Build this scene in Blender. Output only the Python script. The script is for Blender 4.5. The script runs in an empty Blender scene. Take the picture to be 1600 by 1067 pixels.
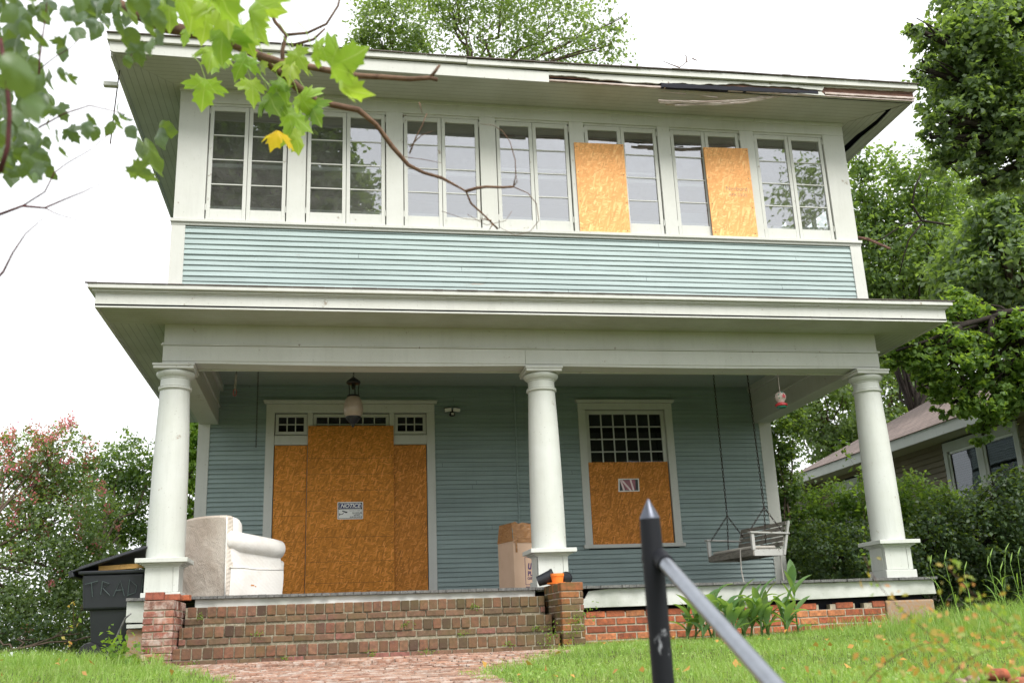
import bpy, math, random
import numpy as np
from mathutils import Vector, Matrix
S = bpy.context.scene
COL = S.collection
rnd = random.Random(7)
PI = math.pi

# ------------------------------------------------------------ camera, world, sun, exposure
CP = Vector((1.916, -11.530, -0.474))
CR = Vector((0.98403621, -0.17364664, -0.03898186))
CU = Vector((-0.01239077, -0.28535486, 0.95834184))
CF = Vector((0.1775365, 0.94256005, 0.28295113))
cam = bpy.data.cameras.new('camera')
camo = bpy.data.objects.new('camera', cam)
COL.objects.link(camo)
m = Matrix((CR, CU, -CF)).transposed().to_4x4()
m.translation = CP
camo.matrix_world = m
cam.sensor_width = 36
cam.lens = 34.97
cam.clip_end = 2000
cam.clip_start = 0.05
cam.dof.use_dof = True
cam.dof.focus_distance = 12.2
cam.dof.aperture_fstop = 3.2
S.camera = camo

W_ = bpy.data.worlds.new('World')
S.world = W_
W_.use_nodes = True
nt = W_.node_tree
bg = nt.nodes['Background']
sky = nt.nodes.new('ShaderNodeTexSky')
sky.sky_type = 'NISHITA'
sky.sun_disc = False
SUN_EL, SUN_AZ = 49, 160
sky.sun_elevation = math.radians(SUN_EL)
sky.sun_rotation = math.radians(SUN_AZ)
sky.dust_density = 4
hs = nt.nodes.new('ShaderNodeHueSaturation')
hs.inputs['Saturation'].default_value = 0.12
nt.links.new(sky.outputs[0], hs.inputs['Color'])
mx = nt.nodes.new('ShaderNodeMixRGB')          # cloud deck: an even white layer over the clear sky
mx.inputs[0].default_value = 0.72
mx.inputs[2].default_value = (8.6, 8.8, 9.0, 1)
nt.links.new(hs.outputs[0], mx.inputs[1])
nt.links.new(mx.outputs[0], bg.inputs[0])
bg.inputs[1].default_value = 0.115
sun = bpy.data.lights.new('sun', 'SUN')
sun.energy = 2.1
sun.angle = math.radians(26)
sun.color = (1, 0.96, 0.9)
suno = bpy.data.objects.new('sun', sun)
COL.objects.link(suno)
el, az = math.radians(SUN_EL), math.radians(SUN_AZ)
sd = Vector((math.sin(az) * math.cos(el), math.cos(az) * math.cos(el), math.sin(el)))
suno.rotation_euler = sd.to_track_quat('Z', 'Y').to_euler()
S.view_settings.view_transform = 'Standard'
S.view_settings.look = 'None'
S.view_settings.exposure = 0.86
S.view_settings.gamma = 1

# ------------------------------------------------------------ helpers
def at(px, py, d):
    """point seen at a pixel of the photograph, d metres from the viewpoint (used to read off positions)"""
    return CP + (CF + CR * ((px - 800) / 1554.18) - CU * ((py - 533.5) / 1554.18)) * d

class MB:
    def __init__(s):
        s.v = []; s.f = []; s.c = []; s.cur = None; s.uv = None
    def add(s, vs, fs):
        o = len(s.v)
        s.v += [tuple(p) for p in vs]
        s.f += [tuple(i + o for i in f) for f in fs]
        s.c += [s.cur] * len(fs)
        return s
    def box(s, x0, x1, y0, y1, z0, z1, M=None):
        vs = [(x, y, z) for z in (z0, z1) for y in (y0, y1) for x in (x0, x1)]
        if M is not None: vs = [M @ Vector(p) for p in vs]
        return s.add(vs, [(0, 2, 3, 1), (4, 5, 7, 6), (0, 1, 5, 4), (2, 6, 7, 3), (0, 4, 6, 2), (1, 3, 7, 5)])
    def prism(s, poly, a0, a1, ax='y'):
        """polygon (two coordinates each) extruded along an axis"""
        def P(p, a):
            return {'y': (p[0], a, p[1]), 'x': (a, p[0], p[1]), 'z': (p[0], p[1], a)}[ax]
        n = len(poly)
        vs = [P(p, a0) for p in poly] + [P(p, a1) for p in poly]
        return s.add(vs, [tuple(range(n)), tuple(range(2 * n - 1, n - 1, -1))] + [(i, i + n, (i + 1) % n + n, (i + 1) % n) for i in range(n)])
    def lathe(s, prof, cx, cy, n=32, cap=True, M=None):
        vs = []; fs = []
        for r, z in prof:
            for k in range(n):
                a = 2 * PI * k / n
                p = Vector((cx + r * math.cos(a), cy + r * math.sin(a), z))
                vs.append(M @ p if M is not None else p)
        for i in range(len(prof) - 1):
            for k in range(n):
                a, b = i * n + k, i * n + (k + 1) % n
                fs.append((a, b, b + n, a + n))
        if cap:
            fs.append(tuple(range(n - 1, -1, -1)))
            fs.append(tuple(range((len(prof) - 1) * n, len(prof) * n)))
        return s.add(vs, fs)
    def tube(s, pts, rad, n=8):
        pts = [Vector(p) for p in pts]
        if not hasattr(rad, '__len__'): rad = [rad] * len(pts)
        vs = []; fs = []; ref = None
        for i, p in enumerate(pts):
            t = (pts[min(i + 1, len(pts) - 1)] - pts[max(i - 1, 0)]).normalized()
            if ref is None: ref = t.orthogonal().normalized()
            ref = (ref - t * ref.dot(t)).normalized()
            b = t.cross(ref)
            for k in range(n):
                a = 2 * PI * k / n
                vs.append(p + (ref * math.cos(a) + b * math.sin(a)) * rad[i])
        for i in range(len(pts) - 1):
            for k in range(n):
                a, b2 = i * n + k, i * n + (k + 1) % n
                fs.append((a, b2, b2 + n, a + n))
        fs.append(tuple(range(n - 1, -1, -1))); fs.append(tuple(range((len(pts) - 1) * n, len(pts) * n)))
        return s.add(vs, fs)
    def build(s, name, mat, parent=None, smooth=False, bevel=0, seg=2):
        me = bpy.data.meshes.new(name)
        me.from_pydata(s.v, [], s.f)
        me.validate()
        if any(c is not None for c in s.c) and len(me.polygons) == len(s.f):
            a = me.color_attributes.new('tint', 'FLOAT_COLOR', 'CORNER')
            buf = []
            for p in me.polygons:
                c = s.c[p.index] or (.5, .5, .5)
                buf += [c[0], c[1], c[2], 1] * p.loop_total
            a.data.foreach_set('color', buf)
        return fin(name, me, mat, parent, smooth, bevel, seg)

def fin(name, me, mat, parent=None, smooth=False, bevel=0, seg=2):
    o = bpy.data.objects.new(name, me)
    COL.objects.link(o)
    if mat: me.materials.append(mat)
    if smooth:
        me.polygons.foreach_set('use_smooth', [True] * len(me.polygons))
        if smooth != 'all':
            me.set_sharp_from_angle(angle=math.radians(smooth if smooth > 1 else 40))
    if bevel:
        b = o.modifiers.new('bevel', 'BEVEL'); b.width = bevel; b.segments = seg; b.limit_method = 'ANGLE'; b.angle_limit = math.radians(50)
        b.harden_normals = False
    if parent:
        o.parent = parent
        if parent.type == 'EMPTY':
            o.matrix_parent_inverse = Matrix.Translation(-parent.location) if parent.rotation_euler.z == 0 else parent_inv(parent)
    return o
def parent_inv(p):
    return (Matrix.Translation(p.location) @ p.rotation_euler.to_matrix().to_4x4()).inverted()

def thing(name, label, cat, loc, group=None):
    o = bpy.data.objects.new(name, None)
    COL.objects.link(o); o.location = loc; o.empty_display_size = .2
    o['label'] = label; o['category'] = cat
    if group: o['group'] = group
    return o
def tag(o, label, cat, group=None, kind=None, base=None):
    if label: o['label'] = label
    if cat: o['category'] = cat
    if group: o['group'] = group
    if kind: o['kind'] = kind
    if base is not None:
        b = Vector(base)
        o.data.transform(Matrix.Translation(-b)); o.location = b
    return o
def lab(o, t): o['label'] = t; return o
def text(s, size, M, mat, parent, name='lettering', depth=.0015, bold=0, shear=0, align='CENTER', sx=1):
    cu = bpy.data.curves.new(name, 'FONT')
    cu.body = s; cu.size = size; cu.extrude = depth; cu.offset = bold; cu.shear = shear; cu.align_x = align; cu.align_y = 'CENTER'
    tmp = bpy.data.objects.new('tmp', cu)
    COL.objects.link(tmp)
    dg = bpy.context.evaluated_depsgraph_get()
    me = bpy.data.meshes.new_from_object(tmp.evaluated_get(dg))
    bpy.data.objects.remove(tmp)
    me.name = name
    me.transform(M @ Matrix.Diagonal((sx, 1, 1, 1)))
    me.materials.clear()
    return fin(name, me, mat, parent)

# ------------------------------------------------------------ materials
class N:
    def __init__(s, name):
        s.m = bpy.data.materials.new(name); s.m.use_nodes = True
        s.t = s.m.node_tree; s.b = s.t.nodes['Principled BSDF']; s.out = s.t.nodes['Material Output']
    def n(s, k, **kw):
        x = s.t.nodes.new('ShaderNode' + k)
        for a, b in kw.items():
            if a.startswith('i_'):
                x.inputs[a[2:].replace('_', ' ')].default_value = b
            else: setattr(x, a, b)
        return x
    def l(s, a, b): s.t.links.new(a, b)
    def coord(s, scale=(1, 1, 1), rot=(0, 0, 0), kind='Object'):
        c = s.n('TexCoord'); mp = s.n('Mapping'); mp.inputs['Scale'].default_value = scale; mp.inputs['Rotation'].default_value = rot
        s.l(c.outputs[kind], mp.inputs[0]); return mp.outputs[0]
    def noise(s, co, sc, det=4, rough=.55, dist=0):
        x = s.n('TexNoise'); x.inputs['Scale'].default_value = sc; x.inputs['Detail'].default_value = det
        x.inputs['Roughness'].default_value = rough; x.inputs['Distortion'].default_value = dist
        s.l(co, x.inputs['Vector']); return x
    def ramp(s, fac, stops, interp='LINEAR'):
        r = s.n('ValToRGB'); r.color_ramp.interpolation = interp
        e = r.color_ramp.elements
        while len(e) < len(stops): e.new(.5)
        for i, (p, c) in enumerate(stops):
            e[i].position = p; e[i].color = (*c, 1) if hasattr(c, '__len__') else (c, c, c, 1)
        s.l(fac, r.inputs[0]); return r.outputs[0]
    def mix(s, f, a, b, mode='MIX'):
        x = s.n('MixRGB', blend_type=mode)
        for i, q in enumerate((f, a, b)):
            if hasattr(q, 'is_linked'): s.l(q, x.inputs[i])
            elif hasattr(q, '__len__'): x.inputs[i].default_value = (*q, 1)
            else: x.inputs[i].default_value = q
        return x.outputs[0]
    def math(s, op, a, b=0, c=0):
        x = s.n('Math', operation=op)
        for i, q in enumerate((a, b, c)):
            if hasattr(q, 'is_linked'): s.l(q, x.inputs[i])
            else: x.inputs[i].default_value = q
        return x.outputs[0]
    def bump(s, h, st=.3, d=.01, normal=None):
        x = s.n('Bump'); x.inputs['Strength'].default_value = st; x.inputs['Distance'].default_value = d
        s.l(h, x.inputs['Height'])
        if normal is not None: s.l(normal, x.inputs['Normal'])
        return x.outputs[0]
    def col(s, c):
        if hasattr(c, 'is_linked'): s.l(c, s.b.inputs['Base Color'])
        else: s.b.inputs['Base Color'].default_value = (*c, 1)
        return s
    def rough(s, r):
        if hasattr(r, 'is_linked'): s.l(r, s.b.inputs['Roughness'])
        else: s.b.inputs['Roughness'].default_value = r
        return s
    def nrm(s, x): s.l(x, s.b.inputs['Normal']); return s
    def spec(s, v): s.b.inputs['Specular IOR Level'].default_value = v; return s

def paint(name, c, dirt=(.30, .30, .22), amt=.25, rough=.55, grain=(3, 3, 3), chips=0, chsc=(1, 1, 1), tone=None, under=(.16, .12, .09), groove=None, streak=.14):
    k = N(name)
    co = k.coord()
    n1 = k.noise(co, 1.1, 6, .65)
    n2 = k.noise(k.coord((9, 9, .7)), 1.6, 5, .7)
    n3 = k.noise(k.coord((2, 2, 40)) if grain is None else k.coord(grain), 6, 5, .6)
    base = k.mix(k.ramp(n1.outputs[0], [(.40, 0), (.78, amt)]), c, dirt)
    base = k.mix(k.ramp(n2.outputs[0], [(.50, 0), (.80, streak)]), base, tuple(x * .62 for x in c))
    base = k.mix(k.ramp(n3.outputs[0], [(.3, .1), (.7, 0)]), base, tuple(x * .8 for x in c))
    if tone:
        tn = k.noise(k.coord(tone), 1, 2, .5); base = k.mix(k.ramp(tn.outputs[0], [(.42, 0), (.62, .30)]), base, tuple(min(1, x * 1.18 + .03) for x in c))
        tn = k.noise(k.coord((tone[0] * 2, 1, tone[2] * 1.1)), 1, 2, .5); base = k.mix(k.ramp(tn.outputs[0], [(.50, 0), (.66, .45)]), base, tuple(x * .74 for x in c))
    sp = k.noise(co, 60, 2, .5)
    base = k.mix(k.ramp(sp.outputs[0], [(.70, 0), (.76, .55)]), base, (.12, .11, .08))
    h = n3.outputs[0]
    nr = k.bump(h, .25, .004)
    if chips:
        cc = k.noise(k.coord(chsc), 7, 7, .72)
        ch = k.ramp(cc.outputs[0], [(1 - chips, 0), (1 - chips + .02, 1)])
        base = k.mix(ch, base, under)
        nr = k.bump(ch, .6, .003, nr)
    if groove:
        ax, sp_, w = groove
        sx = k.n('SeparateXYZ'); tc = k.n('TexCoord'); k.l(tc.outputs['Object'], sx.inputs[0])
        fr = k.math('FRACT', k.math('DIVIDE', sx.outputs[ax], sp_))
        g = k.math('LESS_THAN', fr, w)
        base = k.mix(k.math('MULTIPLY', g, .55), base, tuple(x * .25 for x in c))
        nr = k.bump(g, -.8, .006, nr)
    k.col(base).rough(rough).nrm(nr)
    k.spec(.35)
    return k.m

TRIM = (.575, .585, .555)
M = {}
M['trim'] = paint('trim paint', TRIM, chips=.345, under=(.34, .30, .25), streak=.26)
M['trim_worn'] = paint('worn trim paint', TRIM, chips=.36, under=(.22, .17, .13), amt=.6)
M['column'] = paint('column paint', (.58, .60, .57), (.34, .36, .26), .4, grain=(12, 12, .6), streak=.34, chips=.345, under=(.4, .36, .3))
M['skirt'] = paint('skirt paint', (.62, .63, .61), (.12, .15, .08), .7, grain=(1, 8, 8), chips=.30, under=(.22, .24, .15))
M['soffit_x'] = paint('soffit boards', (.50, .52, .46), (.26, .26, .17), .55, groove=(1, .082, .07), chips=.27, under=(.25, .2, .15))
M['soffit_y'] = paint('side soffit boards', (.50, .52, .47), (.24, .24, .17), .55, groove=(0, .082, .09), chips=.27, under=(.25, .2, .15))
M['ceiling'] = paint('porch ceiling boards', (.36, .42, .40), groove=(1, .09, .08))
M['siding'] = paint('teal siding paint', (.325, .405, .40), (.22, .29, .285), .45, grain=(.8, 1, 30), chips=.33, under=(.40, .36, .31), chsc=(.25, 1, 1.8), tone=(.35, 1, 14.5))
M['siding_low'] = paint('porch siding paint', (.31, .39, .385), (.17, .22, .215), .5, grain=(.8, 1, 30), streak=.3, chips=.30, chsc=(.25, 1, 1.8), tone=(.35, 1, 14.5))
M['gap_shade'] = N('painted cavity shade').col((.012, .013, .022)).rough(.9).m  # near-black colour standing in for the shade inside open gaps

def osb(name, tone, seed=0, lo=.6, hi=.02):
    k = N(name)
    cols = []
    tot = None
    base = None
    for i, (ang, sc) in enumerate(((.08, 1), (-.38, .85), (.42, 1.1), (1.25, .9))):
        c = k.n('TexCoord'); mp = k.n('Mapping')
        mp.inputs['Rotation'].default_value = (0, ang, 0); mp.inputs['Location'].default_value = (i * 3.1 + seed, 0, i * 1.7)
        k.l(c.outputs['Object'], mp.inputs[0])
        m2 = k.n('Mapping'); m2.inputs['Scale'].default_value = (15 * sc, 1, 62 * sc); k.l(mp.outputs[0], m2.inputs[0])
        v = k.n('TexVoronoi', feature='F1'); v.inputs['Scale'].default_value = 1; v.inputs['Randomness'].default_value = 1
        k.l(m2.outputs[0], v.inputs['Vector'])
        sp = k.n('SeparateColor'); k.l(v.outputs['Color'], sp.inputs[0])
        col = k.ramp(sp.outputs[0], [(0, tuple(x * lo for x in tone)), (.25, tuple(x * (lo + 1) / 2 for x in tone)), (.6, tone), (.85, tuple(min(1, x * 1.2 + hi) for x in tone)), (1, tuple(min(1, x * 1.3 + hi * 2) for x in tone))])
        if base is None: base = col; hh = sp.outputs[0]
        else:
            msk = k.math('GREATER_THAN', sp.outputs[1], .62)
            base = k.mix(msk, base, col)
            hh = k.mix(msk, hh, sp.outputs[0])
    big = k.noise(k.coord(), 2.2, 4, .6)
    base = k.mix(k.ramp(big.outputs[0], [(.35, .0), (.75, .45)]), base, tuple(x * .62 for x in tone))
    fine = k.noise(k.coord(), 90, 3, .6)
    base = k.mix(k.ramp(fine.outputs[0], [(.60, 0), (.74, .5)]), base, tuple(x * .3 for x in tone))
    k.col(base).rough(.66).nrm(k.bump(hh, .2, .002)).spec(.3)
    return k.m
M['osb'] = osb('weathered strand board', (.64, .245, .032))
M['osb2'] = osb('brown strand board', (.58, .22, .033), 5)
M['osb_new'] = osb('pale strand board', (.88, .42, .15), 9, .80, .05)

def brickmat(name, spec=.2, moss=.0, white=0., side=False):
    k = N(name)
    a = k.n('Attribute', attribute_name='tint')
    co = k.coord()
    n1 = k.noise(co, 22, 6, .7); n2 = k.noise(co, 3, 5, .65); n3 = k.noise(co, 90, 3, .6)
    b = k.mix(k.ramp(n1.outputs[0], [(.3, .8), (.72, 0)]), a.outputs['Color'], (.07, .045, .035))
    b = k.mix(k.ramp(n3.outputs[0], [(.62, 0), (.74, .35)]), b, (.45, .36, .30))
    if moss:
        b = k.mix(k.ramp(n2.outputs[0], [(.5 - moss * .2, 0), (.72, moss)]), b, (.11, .115, .035))
        if side:      # the steps are greener towards the damp right-hand corner
            sx = k.n('SeparateXYZ'); k.l(co, sx.inputs[0]); g_ = k.math('MULTIPLY_ADD', sx.outputs[0], .28, -.70); g_.node.use_clamp = True
            b = k.mix(k.math('MULTIPLY', g_, k.ramp(n2.outputs[0], [(.25, .35), (.6, .85)])), b, (.115, .105, .045))
    if white:
        n4 = k.noise(co, 9, 6, .7)
        b = k.mix(k.ramp(n4.outputs[0], [(.48, 0), (.62, white)]), b, (.55, .50, .45))
    k.col(b).rough(.85).nrm(k.bump(n1.outputs[0], .5, .006)).spec(spec)
    return k.m
M['brick'] = brickmat('orange brick')
M['brick_step'] = brickmat('dark mossy brick', moss=.4, side=True)
M['brick_white'] = brickmat('whitewashed brick', white=.55)
M['brick_moss'] = brickmat('mossy brick', moss=.9)
def mortar(name, c, d):
    k = N(name); n1 = k.noise(k.coord(), 30, 5, .7)
    k.col(k.mix(k.ramp(n1.outputs[0], [(.35, 0), (.65, 1)]), c, d)).rough(.95).nrm(k.bump(n1.outputs[0], .5, .006)).spec(.1); return k.m
M['mortar'] = mortar('pale mortar', (.46, .40, .31), (.27, .23, .18))
M['mortar_dark'] = mortar('mossy mortar', (.36, .32, .25), (.15, .14, .09))
M['concrete'] = mortar('concrete', (.40, .38, .34), (.28, .26, .23))
M['stucco'] = mortar('rusty stucco', (.36, .20, .10), (.30, .26, .22))
M['asphalt'] = mortar('asphalt', (.06, .06, .06), (.04, .04, .04))
M['soil'] = mortar('grass soil', (.10, .13, .035), (.06, .06, .025))
M['clay'] = mortar('red clay', (.42, .20, .11), (.26, .13, .07))

def wood(name, c, d, sc=(1, 18, 18), rough=.8):
    k = N(name); n1 = k.noise(k.coord(sc), 3, 6, .7, .6); n2 = k.noise(k.coord(), 14, 4)
    b = k.mix(k.ramp(n1.outputs[0], [(.3, 0), (.68, 1)]), c, d)
    b = k.mix(k.ramp(n2.outputs[0], [(.5, 0), (.8, .5)]), b, tuple(x * .5 for x in d))
    k.col(b).rough(rough).nrm(k.bump(n1.outputs[0], .6, .006)).spec(.15); return k.m
M['rot'] = wood('rotten wood', (.30, .17, .12), (.05, .03, .035))
M['splinter'] = wood('splintered wood', (.74, .68, .64), (.34, .25, .22))
M['gray_wood'] = wood('grey floor boards', (.22, .22, .21), (.08, .08, .08), (14, 1, 14))
M['bench_wood'] = wood('weathered bench wood', (.33, .31, .27), (.15, .14, .12), (10, 2, 10))
M['bench_white'] = paint('bench white paint', (.55, .55, .53), chips=.38, under=(.22, .2, .17))
M['plank'] = wood('fresh pine', (.60, .38, .14), (.50, .29, .09))

def simple(name, c, r=.5, metal=0, bumpsc=0, spec=.5, var=.15):
    k = N(name); n1 = k.noise(k.coord(), bumpsc or 8, 4)
    k.col(k.mix(k.ramp(n1.outputs[0], [(.4, 0), (.75, var * 2)]), c, tuple(x * .55 for x in c))).rough(r).spec(spec)
    k.b.inputs['Metallic'].default_value = metal
    if bumpsc: k.nrm(k.bump(n1.outputs[0], .3, .004))
    return k.m
M['black_metal'] = simple('black metal', (.02, .02, .022), .4, .3)
M['chain'] = simple('rusty chain', (.05, .035, .03), .6, .5)
M['white_chain'] = simple('galvanised chain', (.55, .5, .46), .45, .6)
M['bin'] = simple('dark grey plastic', (.016, .018, .023), .45)
M['bin_scrawl'] = simple('pale scrawl', (.05, .075, .07), .7)
M['navy'] = simple('navy print', (.02, .02, .12), .4)
M['sign_white'] = simple('sign white', (.78, .78, .76), .35, var=.05)
M['ink'] = simple('black print', (.02, .02, .025), .5)
M['ink_purple'] = simple('purple print', (.06, .03, .12), .6)
M['red_print'] = simple('dark red print', (.22, .02, .035), .25)
M['pink_glare'] = simple('pale pink glare', (.75, .55, .55), .25)
M['orange_pot'] = simple('orange plastic', (.85, .22, .03), .45)
M['globe'] = simple('frosted globe', (.36, .28, .21), .35, bumpsc=30)
M['white_plastic'] = simple('white plastic', (.7, .7, .68), .4)
M['feeder_red'] = simple('feeder red', (.55, .03, .04), .3)
M['feeder_green'] = simple('feeder green', (.01, .16, .10), .3)
M['feeder_white'] = simple('feeder pale glass', (.62, .52, .48), .25)
M['cushion'] = simple('seat cushion', (.55, .52, .47), .9, bumpsc=30)
k = N('cardboard'); n1 = k.noise(k.coord((1, 1, 1)), 5, 5); k.col(k.mix(k.ramp(n1.outputs[0], [(.35, 0), (.7, .5)]), (.56, .39, .28), (.46, .31, .21))).rough(.8); M['card'] = k.m
k = N('brown packing tape'); n1 = k.noise(k.coord((1, 1, 4)), 9, 5, .6, 1.5); k.col(k.mix(k.ramp(n1.outputs[0], [(.3, 0), (.7, 1)]), (.42, .22, .09), (.26, .12, .045))).rough(.18).nrm(k.bump(n1.outputs[0], .8, .02)); M['tape'] = k.m
k = N('white slipcover')
n1 = k.noise(k.coord(), 2.3, 5, .6); n2 = k.noise(k.coord((1, 1, 1)), 7, 4, .6, .5); wv = k.n('TexWave'); wv.inputs['Scale'].default_value = 14; wv.inputs['Distortion'].default_value = .6
k.l(k.coord((1, 1, 1), (0, .5, .3)), wv.inputs[0])
k.col(k.mix(k.ramp(n1.outputs[0], [(.42, 0), (.72, .6)]), (.78, .76, .73), (.55, .49, .43))).rough(.9).nrm(k.bump(wv.outputs[0], .08, .005, k.bump(n2.outputs[0], .25, .03))).spec(.2)
M['slip'] = k.m
k = N('stained slipcover back')
n1 = k.noise(k.coord(), 1.7, 5, .6); n2 = k.noise(k.coord(), 7, 4, .6, .5); wv = k.n('TexWave'); wv.inputs['Scale'].default_value = 12; wv.inputs['Distortion'].default_value = .8
k.l(k.coord((1, 1, 1), (0, -.6, .3)), wv.inputs[0])
k.col(k.mix(k.ramp(n1.outputs[0], [(.40, 0), (.62, 1)]), (.66, .60, .53), (.45, .38, .32))).rough(.95).nrm(k.bump(wv.outputs[0], .25, .01, k.bump(n2.outputs[0], .5, .03))).spec(.2)
M['slip_back'] = k.m

def glass(name, refl=.30, tint=(.8, .85, .88), fr=.9, dust=1):
    k = N(name); k.t.nodes.remove(k.b)
    tr = k.n('BsdfTransparent'); tr.inputs[0].default_value = (*tint, 1)
    gl = k.n('BsdfGlossy'); gl.inputs['Roughness'].default_value = .015; gl.inputs[0].default_value = (.93, .95, 1, 1)
    nz = k.noise(k.coord(), 2.2, 2, .5); k.l(k.bump(nz.outputs[0], .05, .02), gl.inputs['Normal'])
    lw = k.n('LayerWeight'); lw.inputs[0].default_value = .35
    f = k.math('ADD', k.math('MULTIPLY', lw.outputs['Fresnel'], fr), refl)
    mxs = k.n('MixShader'); k.l(f, mxs.inputs[0]); k.l(tr.outputs[0], mxs.inputs[1]); k.l(gl.outputs[0], mxs.inputs[2])
    df = k.n('BsdfDiffuse'); df.inputs[0].default_value = (.42, .42, .39, 1)
    dn = k.noise(k.coord((1, 1, 1)), 5, 6, .7); m2 = k.n('MixShader'); k.l(k.ramp(dn.outputs[0], [(.3, .08 * dust), (.7, .19 * dust), (.8, .34 * dust)]), m2.inputs[0])
    k.l(mxs.outputs[0], m2.inputs[1]); k.l(df.outputs[0], m2.inputs[2]); k.l(m2.outputs[0], k.out.inputs[0]); return k.m
M['glass'] = glass('old window glass', .26)
M['glass_dim'] = glass('dusty glass', .03, (.5, .52, .52), .25, .12)
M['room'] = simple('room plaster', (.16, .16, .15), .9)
M['room_dark'] = simple('dark room', (.02, .02, .02), .9)
M['curtain'] = simple('pale blue cloth', (.30, .38, .42), .9, bumpsc=5)

def leaf(name, stops, trans=.45, rough=.5, spec=.35, veins=False, patch=False):
    k = N(name)
    g = k.n('NewGeometry')
    c = k.ramp(g.outputs['Random Per Island'], [(i / (len(stops) - 1), s) for i, s in enumerate(stops)])
    if veins:
        uvn = k.n('UVMap'); sx = k.n('SeparateXYZ'); k.l(uvn.outputs[0], sx.inputs[0])
        an = k.math('ARCTAN2', sx.outputs[0], sx.outputs[1])
        w = k.math('ABSOLUTE', k.math('SINE', k.math('MULTIPLY', an, 4.2)))
        vm = k.math('LESS_THAN', w, .10)
        nz = k.noise(k.coord(), 35, 3, .6)
        c = k.mix(k.ramp(nz.outputs[0], [(.4, 0), (.7, .25)]), c, (.30, .36, .10))
        c = k.mix(k.math('MULTIPLY', vm, .45), c, (.55, .62, .30))
    if patch:
        pn = k.noise(k.coord(), 1.4, 5, .65); c = k.mix(k.ramp(pn.outputs[0], [(.40, .0), (.66, .5)]), c, (.10, .19, .05)); pn = k.noise(k.coord(), 3.1, 4, .6); c = k.mix(k.ramp(pn.outputs[0], [(.55, .0), (.72, .5)]), c, (.36, .36, .16))
    k.col(c).rough(rough).spec(spec)
    t = k.n('BsdfTranslucent'); cc = k.mix(.55, c, (.42, .62, .06)); k.l(k.mix(1, cc, (1.5, 1.5, 1.2), 'MULTIPLY'), t.inputs[0])
    ms = k.n('MixShader'); ms.inputs[0].default_value = trans
    k.l(k.b.outputs[0], ms.inputs[1]); k.l(t.outputs[0], ms.inputs[2]); k.l(ms.outputs[0], k.out.inputs[0])
    return k.m
M['leaf_mid'] = leaf('mid green leaves', [(.045, .08, .032), (.08, .135, .055), (.13, .19, .085)], .36)
M['leaf_fresh'] = leaf('fresh green leaves', [(.055, .11, .025), (.09, .16, .04), (.15, .23, .06)], .40)
M['leaf_soft'] = leaf('soft green leaves', [(.065, .10, .06), (.11, .16, .09), (.18, .24, .14)], .38)
M['leaf_bright'] = leaf('bright green leaves', [(.07, .14, .02), (.12, .22, .03), (.18, .28, .05)], .45)
M['leaf_dark'] = leaf('dark shrub leaves', [(.016, .034, .018), (.035, .065, .03), (.07, .11, .05)], .22)
M['leaf_olive'] = leaf('grey green leaves', [(.07, .11, .055), (.12, .17, .085), (.19, .24, .13)], .35)  # greens lightened, washed-out haze put into the leaf colour
M['leaf_maple'] = leaf('maple leaves', [(.07, .17, .03), (.15, .30, .03), (.24, .40, .04), (.34, .44, .05), (.12, .24, .06)], .42, .4, .5, veins=True)
M['leaf_cool'] = leaf('hanging green leaves', [(.035, .065, .04), (.055, .095, .055), (.09, .14, .08), (.07, .12, .04)], .24, .4, .5)
M['leaf_yellow'] = leaf('turning leaf', [(.7, .55, .03), (.75, .50, .02), (.7, .25, .02)], .5)
M['grass'] = leaf('grass blades', [(.17, .30, .06), (.24, .40, .08), (.31, .48, .12), (.44, .50, .22)], .38, .5, .3, patch=True)
M['canna'] = leaf('lily leaves', [(.10, .19, .08), (.15, .26, .11), (.21, .33, .16)], .35, .4, .5)
M['weed'] = leaf('weed leaves', [(.14, .24, .04), (.22, .30, .06), (.4, .24, .06), (.5, .16, .05)], .4)
M['flower'] = leaf('pink blossoms', [(.52, .08, .16), (.64, .14, .24), (.66, .24, .30)], .3)
M['dry_leaf'] = leaf('fallen leaves', [(.45, .22, .05), (.55, .30, .08), (.35, .15, .06)], .2)
M['bark'] = wood('bark', (.16, .12, .09), (.06, .045, .035), (6, 6, 1.5), .9)
M['bark_dark'] = wood('dark bark', (.05, .04, .035), (.02, .018, .015), (6, 6, 1.5), .9)
M['bark_brown'] = wood('brown bare branch', (.24, .15, .10), (.10, .06, .045), (6, 6, 6), .8)
M['twig_red'] = wood('reddish twig', (.16, .06, .06), (.07, .03, .03), (6, 6, 6), .8)
M['pink_shingle'] = None
k = N('pinkish shingles')
br = k.n('TexBrick'); br.inputs['Scale'].default_value = 1; br.inputs['Mortar Size'].default_value = .012; br.inputs['Brick Width'].default_value = .3; br.inputs['Row Height'].default_value = .13
br.inputs['Color1'].default_value = (.24, .185, .165, 1); br.inputs['Color2'].default_value = (.175, .135, .12, 1); br.inputs['Mortar'].default_value = (.09, .065, .06, 1)
k.l(k.coord((1, 1, 1), (0, 0, PI / 2)), br.inputs[0])
n1 = k.noise(k.coord(), 3, 5)
k.col(k.mix(k.ramp(n1.outputs[0], [(.4, 0), (.7, .4)]), br.outputs[0], (.27, .21, .19))).rough(.9); M['pink_shingle'] = k.m
M['tan_siding'] = paint('tan siding', (.23, .185, .115), (.08, .07, .04), .5, grain=(1, 1, 20), streak=.3)
M['cream_siding'] = paint('cream siding', (.50, .48, .42), grain=(1, 1, 20))
M['shingle'] = simple('dark roof shingles', (.13, .11, .10), .9, bumpsc=20)
M['blind'] = simple('window blind', (.32, .36, .38), .5)
M['rail_metal'] = simple('worn galvanised rail', (.30, .32, .36), .32, .75, bumpsc=25)
k = N('chipped black paint').spec(.25); n1 = k.noise(k.coord((1, 1, .4)), 16, 6, .7)
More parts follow.
